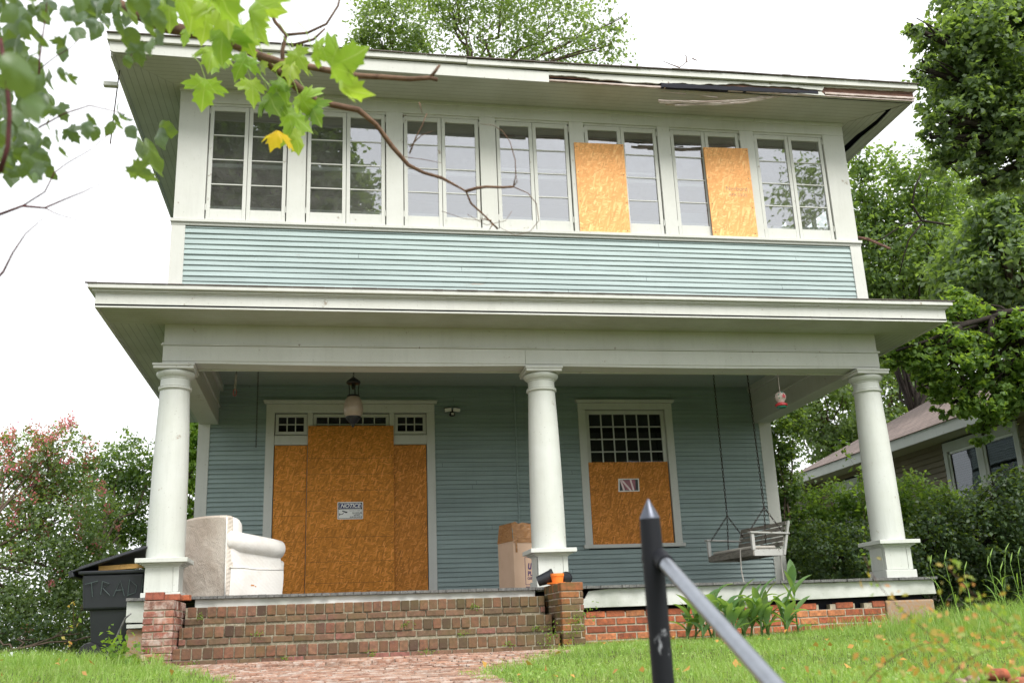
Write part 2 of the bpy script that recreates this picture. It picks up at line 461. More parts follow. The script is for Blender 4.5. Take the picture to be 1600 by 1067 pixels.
k.col(k.mix(k.ramp(n1.outputs[0], [(.62, 0), (.66, 1)]), (.009, .010, .014), (.30, .31, .34))).rough(.6); M['post_black'] = k.m
M['post_tip'] = simple('bare steel tip', (.11, .12, .15), .35, .7)

# ------------------------------------------------------------ ground
def hground(x, y):
    z = -0.645
    if y < -1.2: z -= 0.045 * (-1.2 - y)
    z += 0.07 * max(0, min(1, (x - 4.5) / 4.5)) * max(0, min(1, (y + 4) / 3))
    z += 0.08 * max(0, min(1, (0.2 - x) / 1.2))
    z += 0.16 * math.exp(-((x - 5.1) ** 2 / 1.3 + (y + 7.1) ** 2 / .5))
    z += 0.035 * math.sin(x * 1.3 + y * .7) * math.sin(y * 1.1 + 1) * (1 if y < -1.6 else 0)
    if y < -8.9: z -= min(1, (-8.9 - y) / 1.1) * (1.0 + z + .97)
    return z
NX = [-400, -150, -60, -30, -16] + [-10 + .4 * i for i in range(76)] + [26, 40, 70, 150, 400]
NY = [-400, -120, -50, -25, -16, -13, -11.4, -10.4, -10] + [-9.4 + .3 * i for i in range(48)] + [7, 12, 20, 40, 90, 200, 500]
g = MB()
for y in NY:
    for x in NX: g.v.append((x, y, hground(x, y)))
w = len(NX)
g.f = [(j * w + i, j * w + i + 1, (j + 1) * w + i + 1, (j + 1) * w + i) for j in range(len(NY) - 1) for i in range(w - 1)]
g.c = [None] * len(g.f)
gr = g.build('ground', M['soil'], smooth='all')
tag(gr, None, None, kind='structure')
s = MB().box(-60, 60, -12.6, -10.6, -2.3, -1.985)  # out of view, added to bounce light up at the house
tag(s.build('pavement', M['concrete']), None, None, kind='structure')
s = MB().box(-60, 60, -21, -13.0, -2.3, -2.05)  # unseen road surface, added for its bounce light
tag(s.build('road', M['asphalt']), None, None, kind='structure')

# brick helper: lays bricks in a plane; u along, w up, d depth (towards the viewer is -d)
def jit(a): return rnd.uniform(-a, a)
def lay(mb, P, u0, u1, z0, L, H, D, tones, joint=.011, off=0, pop=.006, skip=None, cut=True):
    """one course of bricks. P(u, d, z) -> world point"""
    u = u0 - off * (L + joint)
    while u < u1 - .02:
        a, b = max(u, u0), min(u + L, u1)
        if b - a > .025 and not (skip and skip((a + b) / 2, z0)):
            t = rnd.choice(tones); q = rnd.uniform(.82, 1.14)
            mb.cur = tuple(c * q for c in t)
            e = jit(pop); jz = jit(.002); r = [jit(.002) for _ in range(8)]
            vs = [P(a + r[0], -e, z0 + jz + r[1]), P(b + r[2], -e, z0 + jz + r[3]), P(b + r[4], -e, z0 + H + jz + r[5]), P(a + r[6], -e, z0 + H + jz + r[7]),
                  P(a, D, z0 + jz), P(b, D, z0 + jz), P(b, D, z0 + H + jz), P(a, D, z0 + H + jz)]
            mb.add(vs, [(0, 1, 2, 3), (1, 5, 6, 2), (4, 0, 3, 7), (3, 2, 6, 7), (0, 4, 5, 1)])
        u += L + joint
T_OR = [(.58, .17, .075), (.48, .13, .06), (.62, .23, .10), (.40, .11, .055), (.66, .26, .11)]
T_ST = [(.09, .055, .04), (.24, .115, .07), (.21, .105, .065), (.25, .125, .08), (.27, .14, .09), (.23, .115, .07), (.14, .075, .055), (.27, .115, .075), (.21, .11, .07)]
T_LT = [(.24, .13, .09), (.20, .125, .085), (.27, .14, .10), (.19, .10, .07), (.34, .13, .12)]
T_WH = [(.40, .15, .11), (.42, .22, .17), (.46, .20, .14), (.36, .13, .10)]
T_PV = [(.47, .26, .18), (.42, .23, .16), (.50, .30, .21), (.45, .28, .20), (.40, .22, .15)]

# brick walk from the steps towards the viewer, flaring at the steps
def walk_x(y):
    t = max(0, min(1, (-1.2 - y) / 2.6))
    s_ = t * t * (3 - 2 * t)
    return .45 + (1.25 - .45) * s_, 4.28 + (3.05 - 4.28) * s_
def gz(x, y): return hground(x, y)
mb = MB()
y = -.96
row = 0
while y > -8.6:
    a, b = walk_x(y)
    x = a - rnd.random() * .2
    while x < b:
        q = rnd.uniform(.75, 1.2); mb.cur = tuple(c * q for c in rnd.choice(T_PV))
        x1 = min(x + .2, b + .05); x0 = max(x, a - .05)
        zz = gz((x0 + x1) / 2, y) + .018 + jit(.003)
        if x1 - x0 > .05:
            mb.box(x0, x1, y - .092, y, zz - .05, zz)
        x += .212
    y -= .104; row += 1
wk = mb.build('brick_walk', brickmat('worn paving brick', white=.6), bevel=.004, seg=1)
tag(wk, None, None, kind='structure'); wk.name = 'path'
mb = MB()
ys = [-.9 - .2 * i for i in range(40)]
for y in ys:
    a, b = walk_x(y); n = 16
    for i in range(n + 1):
        x = a - .04 + (b - a + .08) * i / n; mb.v.append((x, y, gz(x, y) + .006))
w = 17
mb.f = [(j * w + i, (j + 1) * w + i, (j + 1) * w + i + 1, j * w + i + 1) for j in range(len(ys) - 1) for i in range(16)]; mb.c = [None] * len(mb.f)
tag(mb.build('path_bed', M['mortar']), None, None, kind='structure')

# ------------------------------------------------------------ the house
W = 8.96; BD = 3.46
house = thing('house', 'two-storey teal clapboard house with columned porch, rotting eave and boarded openings', 'house', (4.48, 1.0, -.6))
H = house
def siding(mb, x0, x1, yf, z0, z1, holes=(), pitch=.068, out=.011, ax='y', sgn=-1):
    """lap siding courses on a wall plane; holes = (xa, xb, za, zb)"""
    n = int(math.ceil((z1 - z0) / pitch))
    for i in range(n):
        a = z0 + i * pitch; b = min(a + pitch, z1)
        segs = [(x0, x1)]
        for (xa, xb, za, zb) in holes:
            if b > za + .002 and a < zb - .002:
                ns = []
                for p, q in segs:
                    if xb <= p or xa >= q: ns.append((p, q)); continue
                    if xa > p: ns.append((p, xa))
                    if xb < q: ns.append((xb, q))
                segs = ns
        o1 = out + (.003 if i % 2 == 0 else 0)
        if ax == 'y' and i % 2 == 0 or i % 5 == 0:
            rj = random.Random(i * 7 + int(z0 * 10)); jx = rj.uniform(x0 + .5, x1 - .5); ns = []
            for p, q in segs:
                ns += [(p, jx - .0015), (jx + .0015, q)] if p + .1 < jx < q - .1 else [(p, q)]
            segs = ns
        for p, q in segs:
            m_ = 14 if ax == 'y' else 2
            for j in range(m_):
                u0 = p + (q - p) * j / m_; u1 = p + (q - p) * (j + 1) / m_
                d0 = [o1 + .0018 * math.sin(u * 2.1 + i * 1.7) + .0012 * math.sin(u * 7 + i) for u in (u0, u1)]
                zz = [a + .0015 * math.sin(u * 1.3 + i * 2.3) + .001 * math.sin(u * 5.1 + i) for u in (u0, u1)]
                def P(u, d, z): return (u, yf + sgn * d, z) if ax == 'y' else (yf + sgn * d, u, z)
                mb.add([P(u0, -.03, zz[0]), P(u1, -.03, zz[1]), P(u1, d0[1], zz[1]), P(u0, d0[0], zz[0]), P(u1, .001, b), P(u0, .001, b)],
                       [(0, 1, 2, 3), (3, 2, 4, 5)])

# --- lower front wall (back of the porch)
door = (1.0, 3.42, -.1, 3.0); win = (5.80, 7.24, .76, 2.98)
mb = MB(); siding(mb, .15, 8.77, BD, -.02, 3.30, [door, win], out=.030)
wl = mb.build('porch_wall', M['siding_low'], H)
mb = MB()
for a, b, c, d in ((0, 1.0, -.05, 3.3), (3.42, 5.80, -.05, 3.3), (7.24, W, -.05, 3.3), (1.0, 3.42, 3.0, 3.3), (5.80, 7.24, 2.98, 3.3), (5.80, 7.24, -.05, .76)):
    mb.box(a, b, BD + .03, BD + .15, c, d)
mb.box(0.0, .1, BD + .15, 13, -.05, 3.3); mb.box(W - .1, W, BD + .15, 13, -.05, 3.3); mb.box(0, W, 13, 13.1, -.05, 6.3)
mb.box(.1, W - .1, BD + .5, BD + .55, -.05, 3.25)
mb.build('wall_sheathing', M['room_dark'], H)
for q, sg in ((W, 1), (0, -1)):
    mb = MB(); siding(mb, BD + .1, 13.05, q, -.1, 3.3, ax='x', sgn=sg); mb.build('side_wall', M['siding'], H)
for x0, x1 in ((-.012, .155), (8.765, W + .012)):
    MB().box(x0, x1, BD - .03, BD + .1, -.03, 3.2).build('corner_board', M['trim'], H, bevel=.004)
# conduit on the porch wall
MB().tube([(4.735, BD - .035, 3.29), (4.73, BD - .035, 1.6), (4.72, BD - .035, .0)], .012).build('conduit', M['siding_low'], H, smooth=1)
# ceiling
MB().box(.25, W - .25, .2, BD + .03, 3.29, 3.33).build('porch_ceiling', M['ceiling'], H)

# --- door surround
mb = MB()
x0, x1 = .955, 3.475; y0 = BD - .035; yb = BD + .06
mb.box(x0, x0 + .125, y0, yb, .0, 2.86); mb.box(x1 - .125, x1, y0, yb, .0, 2.86)
mb.box(x0, x1, y0 - .002, yb, 2.86, 2.99)
mb.box(x0 + .125, x1 - .125, y0 + .012, yb, 2.37, 2.515)
for a, b in ((1.56, 1.64), (2.785, 2.86)):
    mb.box(a, b, y0 + .006, yb, 2.515, 2.86); mb.box(a, b, BD + .004, yb, 0, 2.37)
sur = mb.build('door_surround', M['trim'], H, bevel=.005)
mb = MB(); mb.prism([(x0 - .03, 2.992), (x0 - .05, 3.045), (x1 + .05, 3.045), (x1 + .03, 2.992)], y0 - .05, yb, 'y')
mb.build('cornice', M['trim'], sur, bevel=.006)
def lights(x0, x1, z0, z1, nx, nz, y, fr, mun, parent, name='transom_sash', th=.04, gl='glass_dim'):
    mb = MB()
    mb.box(x0, x1, y, y + th, z0, z0 + fr); mb.box(x0, x1, y, y + th, z1 - fr, z1)
    mb.box(x0, x0 + fr, y + .0015, y + th, z0 + fr, z1 - fr); mb.box(x1 - fr, x1, y + .0015, y + th, z0 + fr, z1 - fr)
    gx0, gx1, gz0, gz1 = x0 + fr, x1 - fr, z0 + fr, z1 - fr
    for i in range(1, nx):
        c = gx0 + (gx1 - gx0) * i / nx; mb.box(c - mun / 2, c + mun / 2, y + .008, y + th - .004, gz0, gz1)
    for j in range(1, nz):
        c = gz0 + (gz1 - gz0) * j / nz; mb.box(gx0, gx1, y + .010, y + th - .006, c - mun / 2, c + mun / 2)
    o = mb.build(name, M['trim_worn'], parent, bevel=.002, seg=1)
    MB().box(gx0 - .003, gx1 + .003, y + th * .55, y + th * .55 + .004, gz0 - .003, gz1 + .003).build('pane', M[gl], parent)
    return o
for a, b, n in ((1.09, 1.555, 3), (1.645, 2.78, 6), (2.865, 3.345, 3)):
    lights(a, b, 2.53, 2.80 + .045, n, 2, BD + .01, .048, .016, sur)
# --- lower window
mb = MB()
x0, x1 = 5.745, 7.30
mb.box(x0, x0 + .12, y0, yb, .80, 2.91); mb.box(x1 - .12, x1, y0, yb, .80, 2.91)
mb.box(x0, x1, y0 - .002, yb, 2.91, 3.01)
mb.box(x0 - .03, x1 + .03, y0 - .045, yb, .745, .80)
wn = mb.build('porch_window', M['trim'], H, bevel=.005)
mb = MB(); mb.prism([(x0 - .02, 3.012), (x0 - .045, 3.062), (x1 + .045, 3.062), (x1 + .02, 3.012)], y0 - .05, yb, 'y')
mb.build('cornice', M['trim'], wn, bevel=.006)
lights(5.87, 7.175, 1.98, 2.90, 6, 4, BD + .012, .06, .018, wn, 'sash')

# --- side beams, front beam, frieze
def sagz(x): return 2.68 - .022 * math.sin(PI * min(1, max(0, (x - .3) / 4.0))) ** 1 * (x < 4.3) - .014 * math.sin(PI * min(1, max(0, (x - 4.6) / 4.0))) * (x > 4.6)
n = 60
pts = [(W * i / n, sagz(W * i / n)) for i in range(n + 1)]
mb = MB()
for i in range(n):
    (a, za), (b, zb) = pts[i], pts[i + 1]
    mb.add([(a, -.002, za), (b, -.002, zb), (b, .27, zb), (a, .27, za), (a, -.002, 2.885), (b, -.002, 2.885)],
           [(0, 3, 2, 1), (0, 1, 5, 4)])
mb.box(0, W, .27, .29, 2.66, 3.19)
mb.box(-.002, 0, -.002, .29, 2.68, 2.885); mb.box(W, W + .002, -.002, .29, 2.68, 2.885)
mb.build('beam', M['trim'], H)
mb = MB().box(-.004, 4.24, -.012, -.002, 2.70, 2.883).box(4.245, W + .004, -.013, -.002, 2.70, 2.883)
mb.build('beam_board', M['trim'], H, bevel=.003)
mb = MB()
for z, d in ((2.885, .03), (2.901, .022)):
    mb.box(-d, W + d, -d, .1, z, z + .014)
    mb.box(-d, .1, .1, BD - .03, z, z + .014); mb.box(W - .1, W + d, .1, BD - .03, z, z + .014)
mb.build('beam_moulding', M['trim_worn'], H, bevel=.003)
MB().box(.0, W, .004, .28, 2.916, 3.20).build('frieze', M['trim'], H)
mb = MB().box(-.03, W + .03, -.028, .1, 3.165, 3.19).box(-.03, .1, .1, BD, 3.165, 3.19).box(W - .1, W + .03, .1, BD, 3.165, 3.19)
mb.build('bed_moulding', M['trim'], H, bevel=.006)
for a, b in ((.0, .27), (W - .27, W)):
    o = MB().box(a, b, .29, BD + .02, 2.685, 3.19).box(a + (.26 if a < 1 else -.02), b + (.02 if a < 1 else -.26), .29, BD + .01, 2.94, 2.965).box(a + (.265 if a < 1 else -.05), b + (.05 if a < 1 else -.265), .29, BD + .01, 3.19, 3.29)
    o.build('side_beam', M['trim'], H, bevel=.004)

# --- porch eave
E1 = .64
o = MB().box(-E1, W + E1, -E1, .004, 3.145, 3.165)
o.build('porch_soffit', M['soffit_x'], H)
MB().box(-E1, -.0, .004, BD + 2, 3.145, 3.165).build('porch_side_soffit', M['soffit_y'], H)
MB().box(W + .0, W + E1, .004, BD + 2, 3.145, 3.165).build('porch_side_soffit', M['soffit_y'], H)
def framebox(mb, e, t, z0, z1, back, xi=0, yf=0, front=True):
    if front: mb.box(xi - e, W - xi + e, yf - e, yf - e + t, z0, z1)
    mb.box(xi - e, xi - e + t, yf - e + t, back, z0, z1); mb.box(W - xi + e - t, W - xi + e, yf - e + t, back, z0, z1)
mb = MB(); framebox(mb, E1, .03, 3.125, 3.285, BD + 2)
mb.build('porch_fascia', M['trim'], H, bevel=.003)
mb = MB()
for e, z0, z1 in ((.655, 3.285, 3.30), (.675, 3.30, 3.325), (.715, 3.325, 3.375)):
    framebox(mb, e, .1, z0, z1, BD + 2)
cm = mb.build('crown_moulding', M['trim'], H, bevel=.007)
mb = MB()   # porch roof
mb.prism([(-.715, 3.375), (-.715, 3.382), (.04, 3.50), (.04, 3.378)], -E1 - .08, W + E1 + .08, 'x')
mb.prism([(-E1 - .08, 3.375), (-E1 - .08, 3.382), (-.0, 3.50), (-.0, 3.378)], .04, BD + 2, 'y')
mb.prism([(W + E1 + .08, 3.375), (W + E1 + .08, 3.382), (W, 3.50), (W, 3.378)], .04, BD + 2, 'y')
mb.build('porch_roof', M['shingle'], H)
mb = MB()   # ragged shingle edge
x = -.74
while x < W + .73:
    l = rnd.uniform(.1, .3); mb.box(x, min(x + l - .004, W + .74), -.724 - rnd.random() * .004, -.70, 3.3765, 3.385 + rnd.random() * .003); x += l
mb.build('shingle_edge', M['shingle'], H)

# --- upper storey front
UY = .036
mb = MB(); siding(mb, .16, 8.80, UY, 3.49, 4.395, out=.015)
mb.build('upper_siding', M['siding'], H)
mb = MB(); siding(mb, UY + .1, 13.05, W - .01, 3.4, 6.2, [(.55, 1.5, 4.6, 5.25), (1.8, 2.75, 4.6, 5.6)], ax='x', sgn=1)
mb.build('upper_side_wall', M['siding'], H)
mb = MB(); siding(mb, UY + .1, 13.05, .01, 3.4, 6.2, ax='x', sgn=-1); mb.build('upper_side_wall', M['siding'], H)
for a, b in ((.0, .16), (8.80, W)):
    MB().box(a, b, UY - .025, UY + .1, 3.42, 4.40).build('corner_board', M['trim'], H, bevel=.004)
mb = MB().box(-.015, W + .015, UY - .055, UY + .1, 4.435, 4.475).box(-.008, W + .008, UY - .03, UY + .1, 4.40, 4.435)
mb.build('sill_band', M['trim'], H, bevel=.005)
wins = [(.365, 1.335), (1.56, 2.56), (2.775, 3.775), (3.985, 4.985), (5.185, 6.215), (6.39, 7.40), (7.60, 8.635)]
xs = [.01] + [q for p in wins for q in p] + [W - .01]
for i in range(0, len(xs), 2):
    MB().box(xs[i], xs[i + 1], UY, UY + .13, 4.475, 6.075).build('window_pier', M['trim'], H, bevel=.003)
mb = MB().box(.008, W - .008, UY - .004, UY + .13, 6.075, 6.245).box(-.0, W, UY - .022, UY + .13, 6.215, 6.262)
mb.build('upper_frieze', M['trim'], H, bevel=.004)
# inside of the sunroom
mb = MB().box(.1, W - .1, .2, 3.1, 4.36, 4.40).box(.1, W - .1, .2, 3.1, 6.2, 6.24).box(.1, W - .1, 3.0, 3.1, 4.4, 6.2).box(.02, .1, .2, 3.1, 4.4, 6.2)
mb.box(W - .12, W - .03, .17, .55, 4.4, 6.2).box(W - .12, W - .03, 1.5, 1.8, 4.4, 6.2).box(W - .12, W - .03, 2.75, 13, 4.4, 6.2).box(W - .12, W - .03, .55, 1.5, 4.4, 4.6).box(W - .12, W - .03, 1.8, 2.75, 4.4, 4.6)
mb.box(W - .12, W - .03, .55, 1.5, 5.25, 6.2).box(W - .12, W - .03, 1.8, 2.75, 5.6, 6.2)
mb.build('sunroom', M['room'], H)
mb = MB()
for yy in (.55, 1.8):
    for zz in (5.28,): mb.box(W - .1, W - .05, yy, yy + .95, zz, zz + .05)
    mb.box(W - .1, W - .05, yy + .45, yy + .5, 4.6, 6.0)
mb.build('side_sash', M['trim'], H)
def upper_window(x0, x1, idx):
    mb = MB()
    mb.box(x0 - .004, x1 + .004, UY + .02, UY + .13, 6.045, 6.078); mb.box(x0 - .003, x1 + .003, UY + .02, UY + .13, 4.472, 4.492)
    mb.box(x0 - .003, x0 + .011, UY + .075, UY + .13, 4.49, 6.045); mb.box(x1 - .011, x1 + .003, UY + .075, UY + .13, 4.49, 6.045)
    w = mb.build('window', M['trim_worn'], H)
    mid = (x0 + x1) / 2
    for k, (a, b) in enumerate(((x0 + .014, mid - .003), (mid + .003, x1 - .014))):
        tw = jit(.004)
        y = UY + .022 + abs(jit(.004))
        mb = MB(); t = .035
        st = .046
        g0, g1, h0, h1 = a + st, b - st, 4.643, 5.98
        mb.box(a, a + st, y, y + t, 4.495, 6.043); mb.box(b - st, b, y, y + t, 4.495, 6.043)
        mb.box(a + st, b - st, y + .0015, y + t, 4.495, h0); mb.box(a + st, b - st, y + .0015, y + t, h1, 6.043)
        for j in (1, 2, 3):
            z = h0 + (h1 - h0) * j / 4; mb.box(g0, g1, y + .008, y + t - .004, z - .0075, z + .0075)
        sh = mb.build('sash', M['trim'], w, bevel=.0025, seg=1)
        pn = MB()
        for j in range(4):      # each light tilts a hair differently, as old putty-set glass does
            za, zb = h0 + (h1 - h0) * j / 4 - .001, h0 + (h1 - h0) * (j + 1) / 4 + .001
            q = jit(.0022); r_ = jit(.0022); yy = y + .019
            pn.add([(g0 - .002, yy - q - r_, za), (g1 + .002, yy + q - r_, za), (g1 + .002, yy + q + r_, zb), (g0 - .002, yy - q + r_, zb)], [(0, 1, 2, 3)])
        pn.build('pane', M['glass'], w)
        # interior double-hung sash behind the casement
        ib = MB()
        iz = 5.27 + jit(.015); yi = y + .05
        ib.box(g0 - .04, g1 + .04, yi, yi + .03, iz - .028, iz + .022)
        ib.box(g0 - .04, g1 + .04, yi, yi + .03, 4.62, 4.70)
        ib.box(g0 - .045, g0 - .012, yi, yi + .03, 4.70, 6.0); ib.box(g1 + .012, g1 + .045, yi, yi + .03, 4.70, 6.0)
        if 3 <= idx <= 4 : ib.box(g0 - .04, g1 + .04, yi + .05, yi + .08, iz + .12, iz + .15)
        ib.build('inner_sash', M['trim'], w)
    for xx in (x0 + .002, x1 - .014):
        for zz in (4.62, 5.93): MB().box(xx, xx + .012, UY + .012, UY + .024, zz, zz + .08).build('hinge', M['trim_worn'], w)
    return w
for i, (a, b) in enumerate(wins): upper_window(a, b, i)
MB().box(6.44, 6.95, .30, .32, 4.5, 4.93).build('cloth', M['curtain'], H)

# --- upper eave
SZ = 6.262; F0 = -.65
XL, XR = -.675, W + .665
MB().prism([(XL, F0 + .005), (XR, F0 + .005), (W - .012, UY), (.012, UY)], SZ, SZ + .015, 'z').build('soffit', M['soffit_x'], H)
MB().prism([(XL, F0 + .012), (.005, UY), (.005, 13.7), (XL, 13.7)], SZ + .001, SZ + .015, 'z').build('side_soffit', M['soffit_y'], H)
# right side soffit with a missing board
MB().prism([(W - .005, UY), (9.345, -.335), (9.40, -.37), (9.40, -.12), (9.365, .18), (9.335, .30), (9.325, .75), (9.30, 1.1), (9.29, 3), (9.29, 13.7), (W - .005, 13.7)], SZ + .001, SZ + .015, 'z').build('side_soffit', M['soffit_y'], H)
MB().prism([(9.46, -.44), (XR, F0 + .012), (XR, 13.7), (9.291, 13.7), (9.291, 3.2), (9.43, 2.8), (9.43, 1.3), (9.455, .8), (9.45, .35), (9.485, 0)], SZ + .001, SZ + .015, 'z').build('side_soffit', M['soffit_y'], H)
mb = MB().box(-.66, W + .66, -.60, 13.6, SZ + .13, SZ + .15)
mb.build('roof_deck', M['gap_shade'], H)  # deck coloured near-black for the shade inside the eave
# right eave edge board + left
MB().box(-.70, -.675, F0 + .03, 13.7, SZ - .02, SZ + .14).build('side_fascia', M['trim_worn'], H)
MB().box(W + .665, W + .688, F0 + .03, 13.7, SZ - .004, SZ + .14).build('side_fascia', M['trim_worn'], H)
XB = 4.575
# gutter board / crown along the roof edge (upper strip); two lapped lengths
mb = MB().prism([(-.735, 6.415), (-.735, 6.50), (3.525, 6.478), (3.525, 6.40), (1.9, 6.405)], -.715, -.66, 'y')
mb.prism([(3.53, 6.385), (3.53, 6.455), (6.0, 6.476), (9.71, 6.512), (9.71, 6.428), (7.0, 6.405)], -.712, -.66, 'y')
mb.box(-.735, -.70, -.66, 13.7, 6.41, 6.5); mb.box(9.675, 9.71, -.66, 13.7, 6.43, 6.51)
mb.build('roof_edge_board', M['trim'], H, bevel=.004)
mb = MB().prism([(-.66, 6.272), (-.70, 6.29), (-.715, 6.41), (1.9, 6.395), (3.6, 6.385), (XB, 6.365), (XB, 6.215), (3.0, 6.225), (1.8, 6.235), (.5, 6.252)], -.675, -.65, 'y')
mb.build('fascia', M['trim'], H, bevel=.003)
def ragged(pts, amp, step=.05, seed=1):
    r = random.Random(seed); out = []
    for (a, za), (b, zb) in zip(pts[:-1], pts[1:]):
        k = max(1, int(abs(b - a) / step))
        for i in range(k):
            t = i / k; out.append((a + (b - a) * t + r.uniform(-.01, .01), za + (zb - za) * t + r.uniform(-amp, amp)))
    out.append(pts[-1]); return out
def strip(mb, top, bot, y0, y1):
    """thick ragged board between two polylines"""
    n = 120
    def ev(pl, x):
        for (a, za), (b, zb) in zip(pl[:-1], pl[1:]):
            if a <= x <= b: return za + (zb - za) * (x - a) / max(1e-6, b - a)
        return pl[-1][1] if x > pl[-1][0] else pl[0][1]
    xa, xb = max(top[0][0], bot[0][0]), min(top[-1][0], bot[-1][0])
    for i in range(n):
        p, q = xa + (xb - xa) * i / n, xa + (xb - xa) * (i + 1) / n
        zs = [ev(bot, p), ev(bot, q), ev(top, q), ev(top, p)]
        if zs[2] - zs[1] < .001 and zs[3] - zs[0] < .001: continue
        mb.add([(p, y0, zs[0]), (q, y0, zs[1]), (q, y0, max(zs[2], zs[1])), (p, y0, max(zs[3], zs[0])), (p, y1, zs[0]), (q, y1, zs[1]), (q, y1, max(zs[2], zs[1])), (p, y1, max(zs[3], zs[0]))],
               [(0, 1, 2, 3), (0, 4, 5, 1), (3, 2, 6, 7)])
sp = lambda pts, a, sd, st=.05: ragged(pts, a, st, sd)
mb = MB()
topl = [(XB, 6.372), (6, 6.385), (7.5, 6.40), (8.3, 6.405), (9.68, 6.43)]
strip(mb, topl, sp([(XB, 6.322), (4.9, 6.332), (5.1, 6.31), (5.6, 6.292), (6.0, 6.292), (6.3, 6.322), (6.5, 6.315), (7.0, 6.348), (7.2, 6.372), (7.35, 6.352), (7.8, 6.368), (8.1, 6.352), (8.33, 6.345), (8.35, 6.40), (9.68, 6.41)], .008, 3), -.672, -.65)
strip(mb, [(7.95, 6.302), (8.3, 6.318), (8.34, 6.28)], [(7.95, 6.275), (8.2, 6.262), (8.34, 6.262)], -.676, -.655)
mb.build('broken_fascia', M['trim_worn'], H)
lab(S.objects['broken_fascia'], 'split pale fascia board with a ragged lower edge')
for rng, lo_, sd_ in (((XB, 8.30), [(XB, 6.31), (5.3, 6.305), (6.0, 6.30), (6.9, 6.325), (7.4, 6.328), (7.9, 6.328), (8.3, 6.332)], 6), ((8.32, 9.67), [(8.32, 6.30), (9.67, 6.31)], 7)):   # rotten backing, seen under and through the broken board
    mb = MB()
    strip(mb, [(rng[0], 6.362), (5.5, 6.355), (6.5, 6.35), (7.4, 6.375), (rng[1], 6.40)] if rng[0] < 5 else [(8.32, 6.40), (9.67, 6.42)], ragged(lo_, .006, .05, sd_), -.645, -.625)
    mb.build('rotten_subfascia', M['rot'], H)
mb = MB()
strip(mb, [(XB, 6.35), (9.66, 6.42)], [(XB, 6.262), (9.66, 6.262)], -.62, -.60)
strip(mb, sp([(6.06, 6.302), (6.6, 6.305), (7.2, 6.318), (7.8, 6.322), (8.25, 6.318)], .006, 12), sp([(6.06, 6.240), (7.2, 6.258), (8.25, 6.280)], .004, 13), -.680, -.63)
mb.build('eave_shade', M['gap_shade'], H)  # solid near-black strips painted in for the dark of the open eave
mb = MB()    # soffit edge lath with peeled paint
strip(mb, [(4.35, 6.262), (6.0, 6.262), (9.66, 6.278)], sp([(4.35, 6.246), (6.0, 6.238), (6.3, 6.256), (7.0, 6.256), (9.66, 6.266)], .004, 8), -.668, -.640)
strip(mb, [(8.35, 6.318), (9.67, 6.325)], sp([(8.35, 6.292), (9.67, 6.300)], .004, 9), -.674, -.64)
mb.build('peeling_lath', M['splinter'], H)
lab(S.objects['peeling_lath'], 'peeling splintered lath along the broken eave')
mb = MB()    # hanging splintered strip
for k_ in range(5):
    r = random.Random(k_)
    P0 = Vector((6.05 + .12 * r.random() * k_, -.55 + .012 * k_, 6.115 - .016 * (k_ % 3))); P1 = Vector((7.55 + r.random() * .2, -.60, 6.252))
    pts_ = [P0.lerp(P1, t) + Vector((0, 0, r.uniform(-.008, .008) - .045 * math.sin(PI * t))) for t in [i / 14 for i in range(15)]]
    mb.tube(pts_, [.014 + r.uniform(-.004, .004) for _ in pts_], 5)
for a, b, zz in ((6.09, 6.42, 6.215), (6.6, 6.85, 6.19)):
    mb.prism(ragged([(a, zz + .014), (b, zz + .004)], .004, .04, 3) + [(b, zz - .012), (a + .1, zz)], -.60, -.59, 'y')
mb.build('hanging_splinter', M['splinter'], H)
lab(S.objects['hanging_splinter'], 'splintered strip of wood hanging from the rotten eave')
MB().prism([(3.92, 6.255), (4.4, 6.247), (4.42, 6.236), (4.0, 6.243), (3.94, 6.236)], -.645, -.62, 'y').build('loose_board', M['rot'], H)
# roof (low hip)
e = .72
R0 = [(-e, -.70, 6.50), (W + e, -.70, 6.50), (W + e, 13.8, 6.50), (-e, 13.8, 6.50)]
mb = MB().add(R0 + [(W / 2, 4.6, 8.0), (W / 2, 8.6, 8.0)], [(0, 1, 4), (1, 2, 5, 4), (2, 3, 5), (3, 0, 4, 5)]).add([(p[0], p[1], 6.488) for p in R0], [(3, 2, 1, 0)])
mb.build('roof', M['shingle'], H)
mb = MB(); x = -.74
while x < W + .7:
    l = rnd.uniform(.12, .3); zz = 6.50 - max(0, .03 * math.sin(max(0, min(1, (x - 1) / 6)) * PI)); 
    mb.box(x, x + l - .005, -.732 - rnd.random() * .010, -.64, zz - .004, zz + .004 + rnd.random() * .005); x += l
mb.build('roof_shingle_edge', M['shingle'], H)
# twisted bits hanging at the left corner of the eave
MB().tube([(-.66, -.3, 6.25), (-.67, -.3, 6.0), (-.69, -.28, 5.6), (-.70, -.28, 5.28)], .008, 6).build('hanging_wire', M['chain'], H)
MB().box(-.82, -.66, -.35, -.28, 6.02, 6.07).build('drip_bracket', M['trim_worn'], H)
# loose stick poking out from the right wall
MB().tube([(W - .02, .2, 4.62), (W + .18, .12, 4.56), (W + .44, .02, 4.38)], [.018, .02, .016], 6).build('loose_lath', M['rot'], H)

